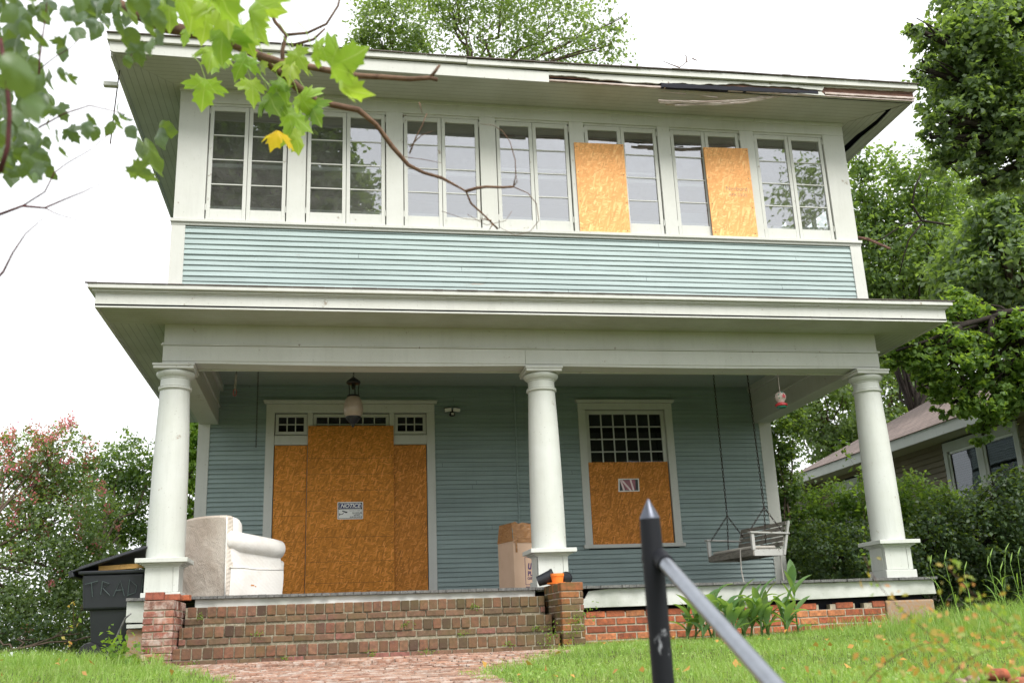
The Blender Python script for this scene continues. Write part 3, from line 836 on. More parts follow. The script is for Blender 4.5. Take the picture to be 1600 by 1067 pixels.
# --- porch floor, skirt, foundation
mb = MB(); x = -.2
while x < W + .22:
    l = .085; zf = .062 - .005 * x; mb.box(x, x + l - .004, -.125 - rnd.random() * .02, BD + .03, zf - .03, zf + jit(.0015)); x += l
mb.build('porch_floor', M['gray_wood'], H)
mb = MB().prism([(.50, -.112), (.50, .028), (4.22, .010), (4.22, -.112)], -.085, -.055, 'y')
mb.build('skirt_board', M['skirt'], H, bevel=.003)
mb = MB().prism([(4.56, -.03), (4.70, -.09), (4.8, -.105), (4.85, -.02), (5.1, .002), (9.21, -.016), (9.23, -.185), (7, -.205), (4.56, -.205)], -.075, -.045, 'y')
mb.box(9.205, 9.23, -.045, BD, -.19, -.018)
mb.build('skirt_board', M['skirt'], H, bevel=.003)
mb = MB().prism([(-.2, .03), (.2, .03), (.2, -.2), (-.2, -.185)], -.07, -.045, 'y'); mb.box(-.2, -.17, -.045, BD, -.19, -.018)
mb.box(-.19, .1, -.062, -.04, -.245, -.205)
mb.build('skirt_board', M['skirt'], H, bevel=.003)
MB().box(-.19, W + .19, .12, .16, -.9, -.03).box(W + .1, W + .14, .16, BD, -.9, -.03).build('crawlspace_shade', M['gap_shade'], H)  # near-black sheets stand in for the shade under the porch floor
mb = MB()
H_ = .068; J = .016
holes = [(6.28, 6.38), (7.70, 7.83), (8.17, 8.27)]
z = -.245 - H_
for r_ in range(6):
    def skip(u, zz, r_=r_):
        return r_ == 0 and any(a < u + .02 and u - .02 < b for a, b in holes)
    lay(mb, lambda u, d, zz: (u, d - .03, zz), 4.58, 8.55, z, .222, H_, .09, T_OR, J, (r_ % 2) * .5, skip=skip)
    if r_ in (0, 1):
        pass
    z -= H_ + J
fd = mb.build('foundation', M['brick'], H, bevel=.004, seg=1)
lab(fd, 'orange brick foundation wall right of the steps, missing a few bricks')
mb = MB()
mb.box(4.56, 8.55, -.022, .08, -.9, -.245 - H_ - .008)
for a, b in ((4.56, 6.27), (6.39, 7.69), (7.84, 8.16), (8.28, 8.55)): mb.box(a, b, -.020, .07, -.245 - H_ - .01, -.262)
mb.build('mortar_core', M['mortar'], H)
MB().box(8.56, 9.20, -.05, .3, -.9, -.245).build('corner_pier', M['stucco'], H, bevel=.02)
MB().box(6.66, 7.0, -.035, .05, -.262, -.21).build('shim', M['trim_worn'], H)
MB().box(-.2, .1, .0, .3, -.9, -.25).build('corner_pier', M['stucco'], H, bevel=.02)

# --- columns
KY = .159
def column(xc):
    mb = MB()
    mb.lathe([(.205, .475), (.205, .50), (.203, .9), (.196, 1.4), (.184, 1.9), (.166, 2.36), (.163, 2.53)], xc, KY, 40)
    c = mb.build('column', M['column'], H, smooth=1)
    mb = MB()
    mb.lathe([(.163, 2.375), (.180, 2.38), (.188, 2.392), (.180, 2.405), (.186, 2.412), (.186, 2.418), (.166, 2.424)], xc, KY, 40)
    mb.lathe([(.163, 2.505), (.172, 2.512), (.172, 2.522), (.180, 2.526), (.196, 2.54), (.212, 2.562), (.216, 2.578), (.210, 2.592), (.19, 2.603)], xc, KY, 40)
    cp = mb.build('capital', M['column'], c, smooth=50)
    MB().box(xc - .222, xc + .222, KY - .222, KY + .222, 2.602, 2.636).box(xc - .232, xc + .232, KY - .232, KY + .232, 2.636, 2.662).build('abacus', M['trim'], c, bevel=.004)
    mb = MB()
    a = .172
    mb.box(xc - a, xc + a, KY - a, KY + a, .10, .40)
    # recessed-looking corner boards
    mb.box(xc - a - .004, xc + a - .06, KY - a - .008, KY - a, .12, .395)
    mb.box(xc + a - .052, xc + a + .006, KY - a - .008, KY + a, .12, .395)
    mb.box(xc - a - .012, xc - a - .004, KY - a + .05, KY + a, .12, .395)
    mb.build('pedestal', M['column'], c, bevel=.003)
    mb = MB()
    b = .205
    mb.box(xc - b, xc + b, KY - b, KY + b, -.002, .115)
    mb.build('plinth', M['column'], c, bevel=.006)
    mb = MB()
    for q, z0, z1 in ((.19, .385, .40), (.207, .40, .412), (.228, .412, .428), (.272, .428, .476)):
        mb.box(xc - q, xc + q, KY - q, KY + q, z0, z1)
    mb.build('pedestal_cap', M['column'], c, bevel=.005)
    return c
for xc in (.13, 4.462, 8.828): column(xc)

# ------------------------------------------------------------ brick steps
st = thing('brick_steps', 'wide flight of dark mossy brick steps between two low brick cheek walls', 'steps', (2.35, -.6, -.63))
SX0, SX1 = .44, 4.27
lv = [(-.35, -.062), (-.65, -.268), (-.95, -.472)]
mb = MB(); co = MB()
for i, (yf, zt) in enumerate(lv):
    P = lambda u, d, zz, yf=yf: (u, yf + d, zz)
    a, b = SX0 - .012 * i, SX1 + .01 * i
    lay(mb, P, a, b, zt - .105, .088, .103, .26, T_ST, .013, rnd.random(), pop=.011)
    zb = lv[i + 1][1] if i < 2 else -.66
    lay(mb, P, a, b, zt - .105 - .070, .198, .058, .10, T_LT, .013, rnd.random(), pop=.010)
    co.box(a, b, yf + .015, -.1, zt - .25, zt - .004)
mb.build('step_bricks', M['brick_step'], st, bevel=.006, seg=2)
co.build('mortar', M['mortar_dark'], st)
# cheek walls
def cheek(x0, x1, yf, zt, tones, mat, steps_side, label):
    mb = MB(); co = MB()
    z = zt - .092
    Pf = lambda u, d, zz: (u, yf + d, zz)
    lay(mb, Pf, x0, x1, z, x1 - x0, .085, .1, tones, .01)
    # inner side, facing the steps
    sx = x1 if steps_side > 0 else x0
    Ps = (lambda u, d, zz: (sx - d, u, zz)) if steps_side > 0 else (lambda u, d, zz: (sx + d, -u, zz))
    ra = (yf + .105, -.13) if steps_side > 0 else (.13, -yf - .105)
    lay(mb, Ps, ra[0], ra[1], z, .06, .085, .2, tones, .01)
    z -= .068; r_ = 0
    while z > -.72:
        lay(mb, Pf, x0, x1, z, .195, .057, .1, tones, .011, (r_ % 2) * .5)
        lay(mb, Ps, ra[0], ra[1], z, .195, .057, .1, tones, .011, (r_ % 2) * .5)
        z -= .068; r_ += 1
    o = mb.build('cheek_wall', mat, st, bevel=.005, seg=1); lab(o, label)
    co.box(x0 + .008, x1 - .008, yf + .01, -.12, -.75, zt - .006)
    co.build('mortar', M['mortar'], o)
    return o
cheek(.13, .415, -1.0, -.005, T_WH, M['brick_white'], 1, 'whitewashed left cheek wall')
cheek(4.315, 4.555, -1.0, .048, T_LT + T_OR[:2], M['brick_moss'], -1, 'mossy right cheek wall')
def loose(x, y, z, l, w, h, rz, label, c):
    mb = MB(); mb.cur = c
    mb.box(-l / 2, l / 2, -w / 2, w / 2, 0, h, Matrix.Rotation(rz, 4, 'Z'))
    o = mb.build('brick', M['brick'], None, bevel=.006); o.location = (x, y, z)
    tag(o, label, 'brick', 'loose bricks lying on the left cheek wall')
loose(.335, -.72, .0, .20, .095, .06, .05, 'larger loose red brick lying on the left cheek wall of the steps', (.42, .13, .07))
loose(.45, -.60, -.002, .13, .09, .055, -.2, 'short orange brick end beside the larger loose brick on the left cheek wall', (.55, .16, .07))
loose(.225, -1.0 + .05, -.004, .175, .095, .075, .0, 'thick red brick on the front corner of the left cheek wall', (.40, .12, .08))

# ------------------------------------------------------------ boards screwed over the openings
def board(x0, x1, z0, z1, y, mat, label, th=.012, skew=0, seams=(), screws=True, xt=None, zt=None):
    mb = MB()
    xa, xb = (xt if xt else (x0, x1))
    za, zb = (zt if zt else (z1, z1))
    vs = [(x0, y, z0), (x1, y, z0 + skew), (xb, y, zb), (xa, y, za)]
    mb.add(vs + [(a, b - th, c) for a, b, c in vs], [(3, 2, 1, 0), (4, 5, 6, 7), (0, 1, 5, 4), (1, 2, 6, 5), (2, 3, 7, 6), (3, 0, 4, 7)])
    o = mb.build('strand_board', mat)
    if seams:
        sm = MB()
        for z in seams:
            sm.box(x0 + .01, x1 - .01, y - th - .0012, y - th + .001, z - .002, z + .002)
        for q in range(0): pass
        for z in seams:
            pass
        e = sm.build('printed_line', M['seam'], o)
    if screws:
        hd = MB().lathe([(.001, -.0025), (.006, -.002), (.0065, 0), (.002, .0005)], 0, 0, 8, M=Matrix.Rotation(-PI / 2, 4, 'X'))
        first = None
        nz = max(2, int((z1 - z0) / .38))
        for xx in ((x0 + .03, x1 - .03) if x1 - x0 < .9 else (x0 + .03, (x0 + x1) / 2, x1 - .03)):
            for j in range(nz + 1):
                sc = hd.build('screw', M['black_metal'], o) if first is None else first.copy()
                if first is None: first = sc
                else: COL.objects.link(sc); sc.parent = o
                sc.location = Vector((xx + jit(.012), y - th - .0015, z0 + .04 + (z1 - z0 - .08) * j / nz + jit(.02))) - Vector(((x0 + x1) / 2, y, z0))
    base = ((x0 + x1) / 2, y, z0)
    tag(o, label, 'board', base=base)
    for c in o.children:
        if c.name.startswith('printed'): c.data.transform(Matrix.Translation(-Vector(base)))
    return o
M['seam'] = simple('board seam', (.13, .055, .02), .9)
YB = BD - .004
board(1.09, 1.562, .0, 2.362, YB, M['osb'], 'tall narrow strand board covering the left sidelight of the front door', seams=(.95, 1.32, 1.68))
board(1.572, 2.846, .0, 2.652, YB - .033, M['osb'], 'widest strand board covering the front door and its transom', seams=(.35, .65, 1.0, 1.38, 1.68, 1.92, 2.16))
board(2.848, 3.338, .0, 2.358, YB - .006, M['osb2'], 'narrow strand board right of the door board, beside the door frame')
board(5.872, 7.162, .785, 2.068, YB - .002, M['osb2'], 'square brown strand board covering the lower half of the porch window')
board(5.048, 5.722, 4.482, 5.76, UY - .006, M['osb_new'], 'pale strand board over an upper window, level with the fifth window from left', xt=(5.038, 5.718), zt=(5.76, 5.764))
board(6.858, 7.492, 4.482, 5.79, UY - .006, M['osb_new'], 'pale strand board nearest the right end of the upper windows', xt=(6.846, 7.486), zt=(5.782, 5.797))
o = text('Norbord', .085, Matrix.Translation((7.26, UY - .0195, 5.18)) @ Matrix.Rotation(PI / 2, 4, 'X'), simple('faded stamp', (.50, .33, .20), .8), None)
bo = [q for q in S.objects if q.name.startswith('strand_board')][-1]
o.parent = bo; o.data.transform(Matrix.Translation(-bo.location)); o.name = 'stamp'
o = text('APA 23/32', .06, Matrix.Translation((7.27, UY - .0195, 5.09)) @ Matrix.Rotation(PI / 2, 4, 'X'), bpy.data.materials['faded stamp'], None)
o.parent = bo; o.data.transform(Matrix.Translation(-bo.location)); o.name = 'stamp'

# ------------------------------------------------------------ notice sign
def flat(x, z, y): return Matrix.Translation((x, y, z)) @ Matrix.Rotation(PI / 2, 4, 'X')
def rrect(x0, x1, z0, z1, r, n=5):
    p = []
    for cx, cz, a0 in ((x1 - r, z1 - r, 0), (x0 + r, z1 - r, 90), (x0 + r, z0 + r, 180), (x1 - r, z0 + r, 270)):
        for i in range(n + 1):
            a = math.radians(a0 + 90 * i / n); p.append((cx + r * math.cos(a), cz + r * math.sin(a)))
    return p
ys_ = YB - .050
ns = thing('notice_sign', 'white and navy NOTICE video surveillance sign on the big door board', 'sign', (2.203, ys_, 1.256))
x0, x1, z0, z1 = 2.017, 2.39, 1.256, 1.508
MB().prism(rrect(x0, x1, z0, z1, .012), ys_, ys_ + .003, 'y').build('plate', M['sign_white'], ns)
mb = MB()
mb.prism([(x0 + .012, z1 - .012), (x0 + .012, z1 - .108), (x1 - .012, z1 - .108), (x1 - .012, z1 - .012)], ys_ - .0015, ys_, 'y')
for a, b, c, d in ((x0 + .012, x0 + .017, z0 + .012, z1 - .1), (x1 - .017, x1 - .012, z0 + .012, z1 - .1), (x0 + .012, x1 - .012, z0 + .012, z0 + .017)): mb.box(a, b, ys_ - .0015, ys_, c, d)
mb.build('dark_band', M['ink'], ns)
MB().prism(rrect(x0 + .020, x1 - .020, z1 - .102, z1 - .018, .040), ys_ - .0028, ys_ - .0015, 'y').build('white_oval', M['sign_white'], ns)
MB().prism(rrect(x0 + .024, x1 - .024, z1 - .098, z1 - .022, .037), ys_ - .004, ys_ - .0028, 'y').build('navy_oval', M['navy'], ns)
text('NOTICE', .078, flat(2.203, z1 - .060, ys_ - .005), M['sign_white'], ns, bold=.0022, shear=.3, sx=1.0)
text('24 HOUR', .034, flat(2.302, z0 + .088, ys_ - .001), M['ink'], ns, bold=.0006)
text('VIDEO', .034, flat(2.302, z0 + .057, ys_ - .001), M['ink'], ns, bold=.0006)
text('SURVEILLANCE', .026, flat(2.285, z0 + .030, ys_ - .001), M['ink'], ns, bold=.0005)
text('THIS AREA IS UNDER', .018, flat(2.27, z0 + .122, ys_ - .001), M['ink'], ns)
mb = MB()
mb.prism([(2.083, 1.372), (2.09, 1.385), (2.165, 1.362), (2.16, 1.35), (2.145, 1.345)], ys_ - .0015, ys_, 'y')
mb.prism([(2.043, 1.345), (2.053, 1.34), (2.053, 1.318), (2.043, 1.305)], ys_ - .0015, ys_, 'y')
mb.prism([(2.053, 1.332), (2.085, 1.334), (2.105, 1.352), (2.112, 1.346), (2.09, 1.326), (2.053, 1.322)], ys_ - .0015, ys_, 'y')
mb.build('camera_symbol', M['ink'], ns)

# ------------------------------------------------------------ red sign on the window board
rs = thing('red_sign', 'small white-edged dark red sign with glare stripes on the porch window board', 'sign', (6.495, YB - .018, 1.60))
yq = YB - .018
mb = MB().prism([(6.335, 1.806), (6.322, 1.603), (6.665, 1.606), (6.668, 1.806)][::-1], yq, yq + .003, 'y'); mb.build('plate', M['sign_white'], rs)
MB().prism([(6.355, 1.792), (6.345, 1.618), (6.648, 1.62), (6.650, 1.792)][::-1], yq - .0015, yq, 'y').build('panel', M['ink'], rs)
MB().prism([(6.36, 1.786), (6.40, 1.70), (6.45, 1.625), (6.60, 1.63), (6.61, 1.786)][::-1], yq - .0025, yq - .0015, 'y').build('red_panel', M['red_print'], rs)
mb = MB()
for a, b, w_ in ((6.365, 6.505, .035), (6.352, 6.40, .03), (6.515, 6.555, .028)):
    mb = MB(); mb.prism([(a, 1.79), (b, 1.62), (b + w_, 1.62), (a + w_, 1.79)], yq - .0035, yq - .0025, 'y'); mb.build('stripe', M['pink_glare'], rs)  # pale stripes imitate glare on the sign face

# ------------------------------------------------------------ porch lantern
LX, LY = 2.193, 1.3
ln = thing('porch_lantern', 'old hanging lantern with dark metal cage and frosted globe under the porch ceiling', 'lantern', (LX, LY, 2.2))
def chain(name, a, b, mat, parent, link=.038, r=.0035, w=.010):
    a, b = Vector(a), Vector(b); L = (b - a).length; n = max(1, int(L / link)); d = (b - a) / n
    mb = MB(); q = d.normalized(); u = q.orthogonal().normalized(); v = q.cross(u)
    for i in range(n):
        c = a + d * (i + .5); s1 = u if i % 2 else v; h = d.length * .62
        pts = [c + q * (h * math.cos(t)) + s1 * (w * math.sin(t)) for t in [2 * PI * k / 8 for k in range(9)]]
        mb.tube(pts, r, 4)
    return mb.build(name, mat, parent)
chain('chain', (LX, LY, 3.29), (LX, LY, 2.83), M['black_metal'], ln)
dz = .07
MB().lathe([(.012, 2.79 + dz), (.03, 2.78 + dz), (.06, 2.755 + dz), (.088, 2.735 + dz), (.095, 2.715 + dz), (.085, 2.70 + dz), (.05, 2.69 + dz)], LX, LY, 24).build('cap', M['black_metal'], ln, smooth=1)
for k_ in range(5):
    a = 2 * PI * k_ / 5; c, s_ = math.cos(a), math.sin(a)
    MB().tube([(LX + .075 * c, LY + .075 * s_, 2.70 + dz), (LX + .062 * c, LY + .062 * s_, 2.62 + dz), (LX + .068 * c, LY + .068 * s_, 2.545 + dz)], .006, 6).build('cage_rod', M['black_metal'], ln)
MB().lathe([(.02, 2.69 + dz), (.028, 2.66 + dz), (.02, 2.63 + dz)], LX, LY, 12).build('socket', M['black_metal'], ln)
MB().lathe([(.07, 2.548 + dz), (.082, 2.54 + dz), (.085, 2.525 + dz), (.07, 2.515 + dz)], LX, LY, 24).build('collar', M['black_metal'], ln, smooth=1)
MB().lathe([(.075, 2.525 + dz), (.10, 2.49 + dz), (.122, 2.43 + dz), (.128, 2.36 + dz), (.120, 2.30 + dz), (.10, 2.262 + dz), (.09, 2.25 + dz)], LX, LY, 28).build('globe', M['globe'], ln, smooth=1)
MB().lathe([(.098, 2.262 + dz), (.10, 2.248 + dz), (.085, 2.22 + dz), (.055, 2.185 + dz), (.022, 2.16 + dz), (.02, 2.135 + dz), (.006, 2.12 + dz)], LX, LY, 24).build('finial', M['black_metal'], ln, smooth=1)

# ------------------------------------------------------------ flood light
fl = thing('flood_light', 'small twin-head white and black security light on the teal porch wall', 'light', (3.74, BD - .05, 2.80))
MB().box(3.715, 3.765, BD - .08, BD - .012, 2.80, 2.90).build('bracket', M['black_metal'], fl, bevel=.006)
MB().lathe([(.012, -.03), (.04, -.02), (.048, 0), (.04, .02), (.012, .03)], 0, 0, 16, M=Matrix.Translation((3.74, BD - .09, 2.815))).build('sensor', M['black_metal'], fl, smooth=1)
MB().box(3.722, 3.758, BD - .145, BD - .135, 2.80, 2.83).build('sensor_lens', M['white_plastic'], fl)
for s_ in (-1, 1):
    m_ = Matrix.Translation((3.74 + s_ * .068, BD - .10, 2.895)) @ Matrix.Rotation(s_ * .14, 4, 'Y') @ Matrix.Rotation(.45, 4, 'X')
    hd = MB().box(-.052, .052, -.03, .03, -.030, .028, m_).build('lamp_head', M['black_metal'], fl, bevel=.006)
    MB().box(-.052, .052, -.036, -.028, -.029, .027, m_).build('lens', M['white_plastic'], hd, bevel=.002)

# ------------------------------------------------------------ hanging chains of a missing swing, left end of the porch
o = chain('hanging_chain', (.90, 2.3, 3.29), (.905, 2.3, 2.13), M['chain'], None); tag(o, 'thin rusty chain hanging down the wall left of the door frame', 'chain', base=(.9, 2.3, 2.13))
hc = thing('hanging_chain', 'short pale chain with a snap hook hanging near the left porch beam', 'chain', (.71, 1.2, 2.6))
cx_, cy_ = .71, 1.2
chain('upper_links', (cx_, cy_, 3.29), (cx_, cy_, 2.86), M['chain'], hc); chain('lower_links', (cx_, cy_, 2.86), (cx_ - .01, cy_, 2.66), M['white_chain'], hc, .034, .006, .014)
MB().tube([(cx_ - .01 + .02 * math.sin(t), cy_, 2.625 + .045 * math.cos(t)) for t in [2 * PI * k / 12 for k in range(13)]], .006, 6).build('snap_hook', simple('red hook', (.35, .08, .07), .4), hc)

# ------------------------------------------------------------ painted hanging feeder
fx, fy = 7.655, .26
fe = thing('hanging_feeder', 'little white and red glass hummingbird feeder with a red star hanging from the beam', 'feeder', (fx, fy, 2.20))
MB().tube([(fx, fy, 2.68), (fx + .002, fy, 2.42)], .0035, 5).build('cord', M['feeder_white'], fe)
MB().lathe([(.012, 2.425), (.035, 2.42), (.064, 2.395), (.074, 2.36), (.066, 2.325), (.046, 2.30), (.042, 2.28), (.05, 2.27)], fx, fy, 20).build('bottle', M['feeder_white'], fe, smooth=1)
MB().lathe([(.04, 2.285), (.06, 2.27), (.078, 2.262), (.080, 2.245), (.07, 2.235)], fx, fy, 20).build('tray', M['feeder_red'], fe, smooth=1)
MB().lathe([(.066, 2.237), (.062, 2.215), (.045, 2.21)], fx, fy, 20).build('tray_base', M['feeder_green'], fe, smooth=1)
st_ = [(.034 * (1 if i % 2 == 0 else .42) * math.sin(i * PI / 5), .034 * (1 if i % 2 == 0 else .42) * math.cos(i * PI / 5)) for i in range(10)]
MB().prism([(fx + .012 + a, 2.355 + b) for a, b in st_][::-1], fy - .078, fy - .068, 'y').build('star', M['feeder_red'], fe)
for a, b in ((-.045, 2.38), (-.04, 2.335), (.0, 2.405)):
    MB().lathe([(.002, -.002), (.012, 0), (.002, .002)], 0, 0, 10, M=Matrix.Translation((fx + a, fy - .055, b)) @ Matrix.Rotation(PI / 2, 4, 'X')).build('green_dot', M['feeder_green'], fe)

# ------------------------------------------------------------ slipcovered sofa seen from behind
sf = thing('sofa', 'worn white slipcovered sofa with rolled arm, its stained back turned to the yard', 'sofa', (.70, .60, 0))
SM = Matrix.Translation((.735, .50, 0)) @ Matrix.Rotation(math.radians(52), 4, 'Z')
# local frame: +x runs from the back towards the front of the seat, +y along the back away from the visible arm
def soft(mb, x0, x1, y0, y1, z0, z1): return mb.box(x0, x1, y0, y1, z0, z1, SM)
def cushion(name, x0, x1, y0, y1, z0, z1, mat, r=.05, puff=.0, sub=2):
    mb = MB(); soft(mb, x0, x1, y0, y1, z0, z1)
    o = mb.build(name, mat, sf, smooth='all', bevel=r, seg=4)
    t = bpy.data.textures.get('cloth_folds') or bpy.data.textures.new('cloth_folds', 'CLOUDS'); t.noise_scale = .16
    ss = o.modifiers.new('s', 'SUBSURF'); ss.levels = sub; ss.render_levels = sub
    ss.subdivision_type = 'SIMPLE'
    d = o.modifiers.new('d', 'DISPLACE'); d.texture = t; d.strength = .03; d.mid_level = .5
    return o
# back panel: leaning and curved
mb = MB(); n = 10; mrows = 10
for side in (0, 1):
    for j in range(mrows + 1):
        for i in range(n + 1):
            u = i / n; v_ = j / mrows
            y = -.02 + 1.12 * u
            z = .03 + (.96 + .02 * math.sin(u * 4) - .07 * u ** 3) * v_ 
            x = (.0 - .03 * v_ + .02 * math.sin(u * 5 + v_ * 3) if side == 0 else .15 - .05 * v_)
            mb.v.append(tuple(SM @ Vector((x, y, z))))
k0 = (n + 1) * (mrows + 1)
for j in range(mrows):
    for i in range(n):
        a = j * (n + 1) + i
        mb.f.append((a, a + n + 1, a + n + 2, a + 1)); mb.f.append((k0 + a, k0 + a + 1, k0 + a + n + 2, k0 + a + n + 1))
for i in range(n):
    a = mrows * (n + 1) + i; mb.f.append((a, k0 + a, k0 + a + 1, a + 1)); mb.f.append((i, i + 1, k0 + i + 1, k0 + i))
for j in range(mrows):
    a = j * (n + 1); mb.f.append((a, k0 + a, k0 + a + n + 1, a + n + 1)); b = a + n; mb.f.append((b, b + n + 1, k0 + b + n + 1, k0 + b))
mb.c = [None] * len(mb.f)
bk = mb.build('back', M['slip_back'], sf, smooth=1, bevel=.03, seg=3)
cushion('back_cushion', .06, .34, .0, .56, .60, 1.0, M['slip'], .13)
cushion('back_cushion', .08, .30, .57, 1.08, .55, .98, M['slip'], .11)
for yy, z1 in ((-.024, .97), (1.10, .90)):
    MB().tube([SM @ Vector((-.005 - .02 * t, yy, .05 + (z1 - .05) * t)) for t in (0, .25, .5, .75, 1)], .009, 6).build('piping', M['slip'], sf, smooth='all')
MB().tube([SM @ Vector((x, -.036, .40 + .006 * math.sin(x * 9))) for x in (.05, .25, .5, .75, .96)], .007, 6).build('piping', M['slip'], sf, smooth='all')
cushion('seat_cushion', .2, 1.02, .12, .62, .36, .54, M['slip'], .06)
cushion('seat_cushion', .2, 1.02, .64, 1.08, .36, .54, M['slip'], .06)
cushion('base', .04, .96, .03, 1.12, .04, .38, M['slip'], .02)
# arm: side panel + rolled top
cushion('arm_panel', .05, .96, -.02, .12, .30, .64, M['slip'], .03)
mb = MB(); pts = [SM @ Vector((x, .04 + .0 * x, .705 - .06 * x + (.02 if x < .1 else 0))) for x in (.0, .04, .2, .5, .8, .95, 1.0)]
mb.tube(pts, [.07, .115, .125, .125, .122, .115, .07], 20)
o = mb.build('rolled_arm', M['slip'], sf, smooth=60)
cushion('cushion_end', .93, 1.07, .02, .3, .36, .53, M['slip'], .05)
# skirt panels with pleat
cushion('skirt', .06, .97, -.035, -.018, .045, .40, M['slip'], .008)
cushion('skirt', .0, .06, -.028, -.006, .045, .42, M['slip_back'], .008)
MB().prism([(.50, 0), (.53, .015), (.52, .03), (.56, .035), (.60, .02), (.585, .0), (.55, .01)], -.0375, -.0355, 'y')
q = MB().box(.40, .46, -.038, -.0352, .20, .225, SM).box(.47, .50, -.038, -.0352, .19, .205, SM); q.build('rust_stain', simple('rust stain', (.62, .25, .06), .9), sf, bevel=.003)

# ------------------------------------------------------------ moving box
bx = thing('moving_box', 'tall cardboard moving box with taped top behind the middle column', 'box', (4.75, .95, 0))
BM = Matrix.Translation((4.195, 1.05, -.03)) @ Matrix.Rotation(math.radians(17), 4, 'Z')
MB().box(0, .44, 0, .44, 0, .74, BM).build('carton', M['card'], bx, bevel=.008)
mb = MB(); r = random.Random(4)
nx_ = 9
top = []
for j in range(5):
    for i in range(nx_):
        u = i / (nx_ - 1)
        z = .735 + .05 * j + (r.uniform(-.015, .015) if j else 0)
        top.append((.005 + .43 * u + r.uniform(-.008, .008), -.006 + .012 * j + r.uniform(-.006, .006) + .0, z))
mb.add([BM @ Vector(p) for p in top], [(j * nx_ + i, j * nx_ + i + 1, (j + 1) * nx_ + i + 1, (j + 1) * nx_ + i) for j in range(4) for i in range(nx_ - 1)])
mb.add([BM @ Vector(p) for p in [(.005, -.006, .68), (.44, -.006, .68), (.44, -.006, .737), (.005, -.006, .737)]], [(0, 1, 2, 3)])
mb.add([BM @ Vector(p) for p in [(-.006, -.006, .70), (-.006, .44, .70), (.01, .40, .935), (.01, .045, .935)]], [(0, 3, 2, 1)])
mb.add([BM @ Vector(p) for p in [(.01, .045, .935), (.43, .045, .935), (.43, .40, .935), (.01, .40, .935)]], [(0, 1, 2, 3)])
mb.build('taped_top', M['tape'], bx)
MB().box(.03, .055, -.008, -.004, .56, .75, BM).build('tape_tail', M['tape'], bx)
fM = lambda x, z: BM @ Matrix.Translation((x, -.002, z)) @ Matrix.Rotation(PI / 2, 4, 'X')
mb = MB()
for a, b, c, d in ((.155, .160, .16, .50), (.155, .42, .16, .165), (.155, .42, .495, .50), (.415, .42, .16, .50)): mb.box(a, b, -.003, .001, c, d, BM)
mb.build('printed_frame', M['ink_purple'], bx)
text('PLAN', .078, fM(.19, .295), M['ink_purple'], bx, bold=.002, align='LEFT', sx=.85)
text('CUSTOM', .040, fM(.185, .238), M['ink_purple'], bx, bold=.001, align='LEFT', sx=.8)
text('uc', .16, fM(.19, .40), M['ink_purple'], bx, bold=.003, align='LEFT', shear=.2, sx=.7)
text('www.', .028, fM(.155, .135), M['ink_purple'], bx, align='LEFT')

# ------------------------------------------------------------ pots on the cheek wall
pt = thing('flower_pot', 'bright orange plastic pot on its saucer, at the inner end of the right cheek wall', 'pot', (4.42, -.48, .05))
MB().lathe([(.058, .055), (.068, .115), (.072, .135), (.075, .138), (.075, .165), (.066, .165)], 4.40, -.48, 24).build('pot', M['orange_pot'], pt, smooth=1)
MB().lathe([(.07, .045), (.10, .052), (.105, .068), (.098, .068)], 4.385, -.48, 24).build('saucer', M['orange_pot'], pt, smooth=1)
pm = Matrix.Translation((4.29, -.36, .12)) @ Matrix.Rotation(math.radians(72), 4, 'Y') @ Matrix.Rotation(.3, 4, 'X')
o = MB().lathe([(.055, -.09), (.075, .07), (.082, .075), (.082, .10), (.07, .10), (.06, .0)], 0, 0, 24, M=pm).build('tipped_pot', M['bin'], None, smooth=1)
tag(o, 'dark plastic nursery pot tipped on its side beside the orange pot', 'pot', base=(4.29, -.36, .05))
pm = Matrix.Translation((4.50, -.34, .115)) @ Matrix.Rotation(math.radians(80), 4, 'Y') @ Matrix.Rotation(-.9, 4, 'X')
o = MB().lathe([(.05, -.07), (.065, .07), (.072, .07), (.072, .09), (.05, .0)], 0, 0, 20, M=pm).build('tipped_pot', M['bin'], None, smooth=1)
tag(o, 'crumpled grey plastic pot behind the orange pot on the right cheek wall', 'pot', base=(4.50, -.34, .05))

# ------------------------------------------------------------ porch swing
sw = thing('porch_swing', 'weathered pale wooden bench swing hung on chains at the right end of the porch', 'swing', (7.75, 1.8, .40))
A_ = Vector((7.50, 1.25, .455)); 
ax_y = Vector((-.175, 1.0, 0)).normalized()          # along the bench, away from the viewer
ax_x = Vector((1.0, .175, 0)).normalized()            # from the front rail to the back
WM = Matrix((ax_x, ax_y, Vector((0, 0, 1)))).transposed().to_4x4(); WM.translation = A_
L_ = 1.15; D_ = .47
def wb(x0, x1, y0, y1, z0, z1, name='slat', mat='bench_wood', bevel=.003, T=None):
    return MB().box(x0, x1, y0, y1, z0, z1, WM @ T if T is not None else WM).build(name, M[mat], sw, bevel=bevel)
wb(-.02, .005, 0, L_, -.03, .045, 'front_rail', 'bench_wood')
wb(D_ - .02, D_, 0, L_, -.03, .045, 'back_rail')
for y in (0, L_ - .03): wb(.005, D_ + .02, y, y + .03, -.035, .05, 'end_rail', 'bench_white')
for y in (.22, L_ / 2, L_ - .25): wb(.0, D_, y, y + .035, -.028, .03, 'cross_rail')
for i in range(5): wb(.01 + i * .09, .082 + i * .09, .03, L_ - .03, .046, .062, 'seat_slat')
BT = Matrix.Translation((D_ - .01, 0, 0)) @ Matrix.Rotation(math.radians(16), 4, 'Y')
for y in (-.015, L_ / 2 - .015, L_ - .015): wb(0, .032, y, y + .035, -.03, .45, 'back_post', 'bench_white', T=BT)
for i in range(5): wb(-.018, -.001, .02, L_ - .02, .10 + i * .072, .152 + i * .072, 'back_slat', T=BT)
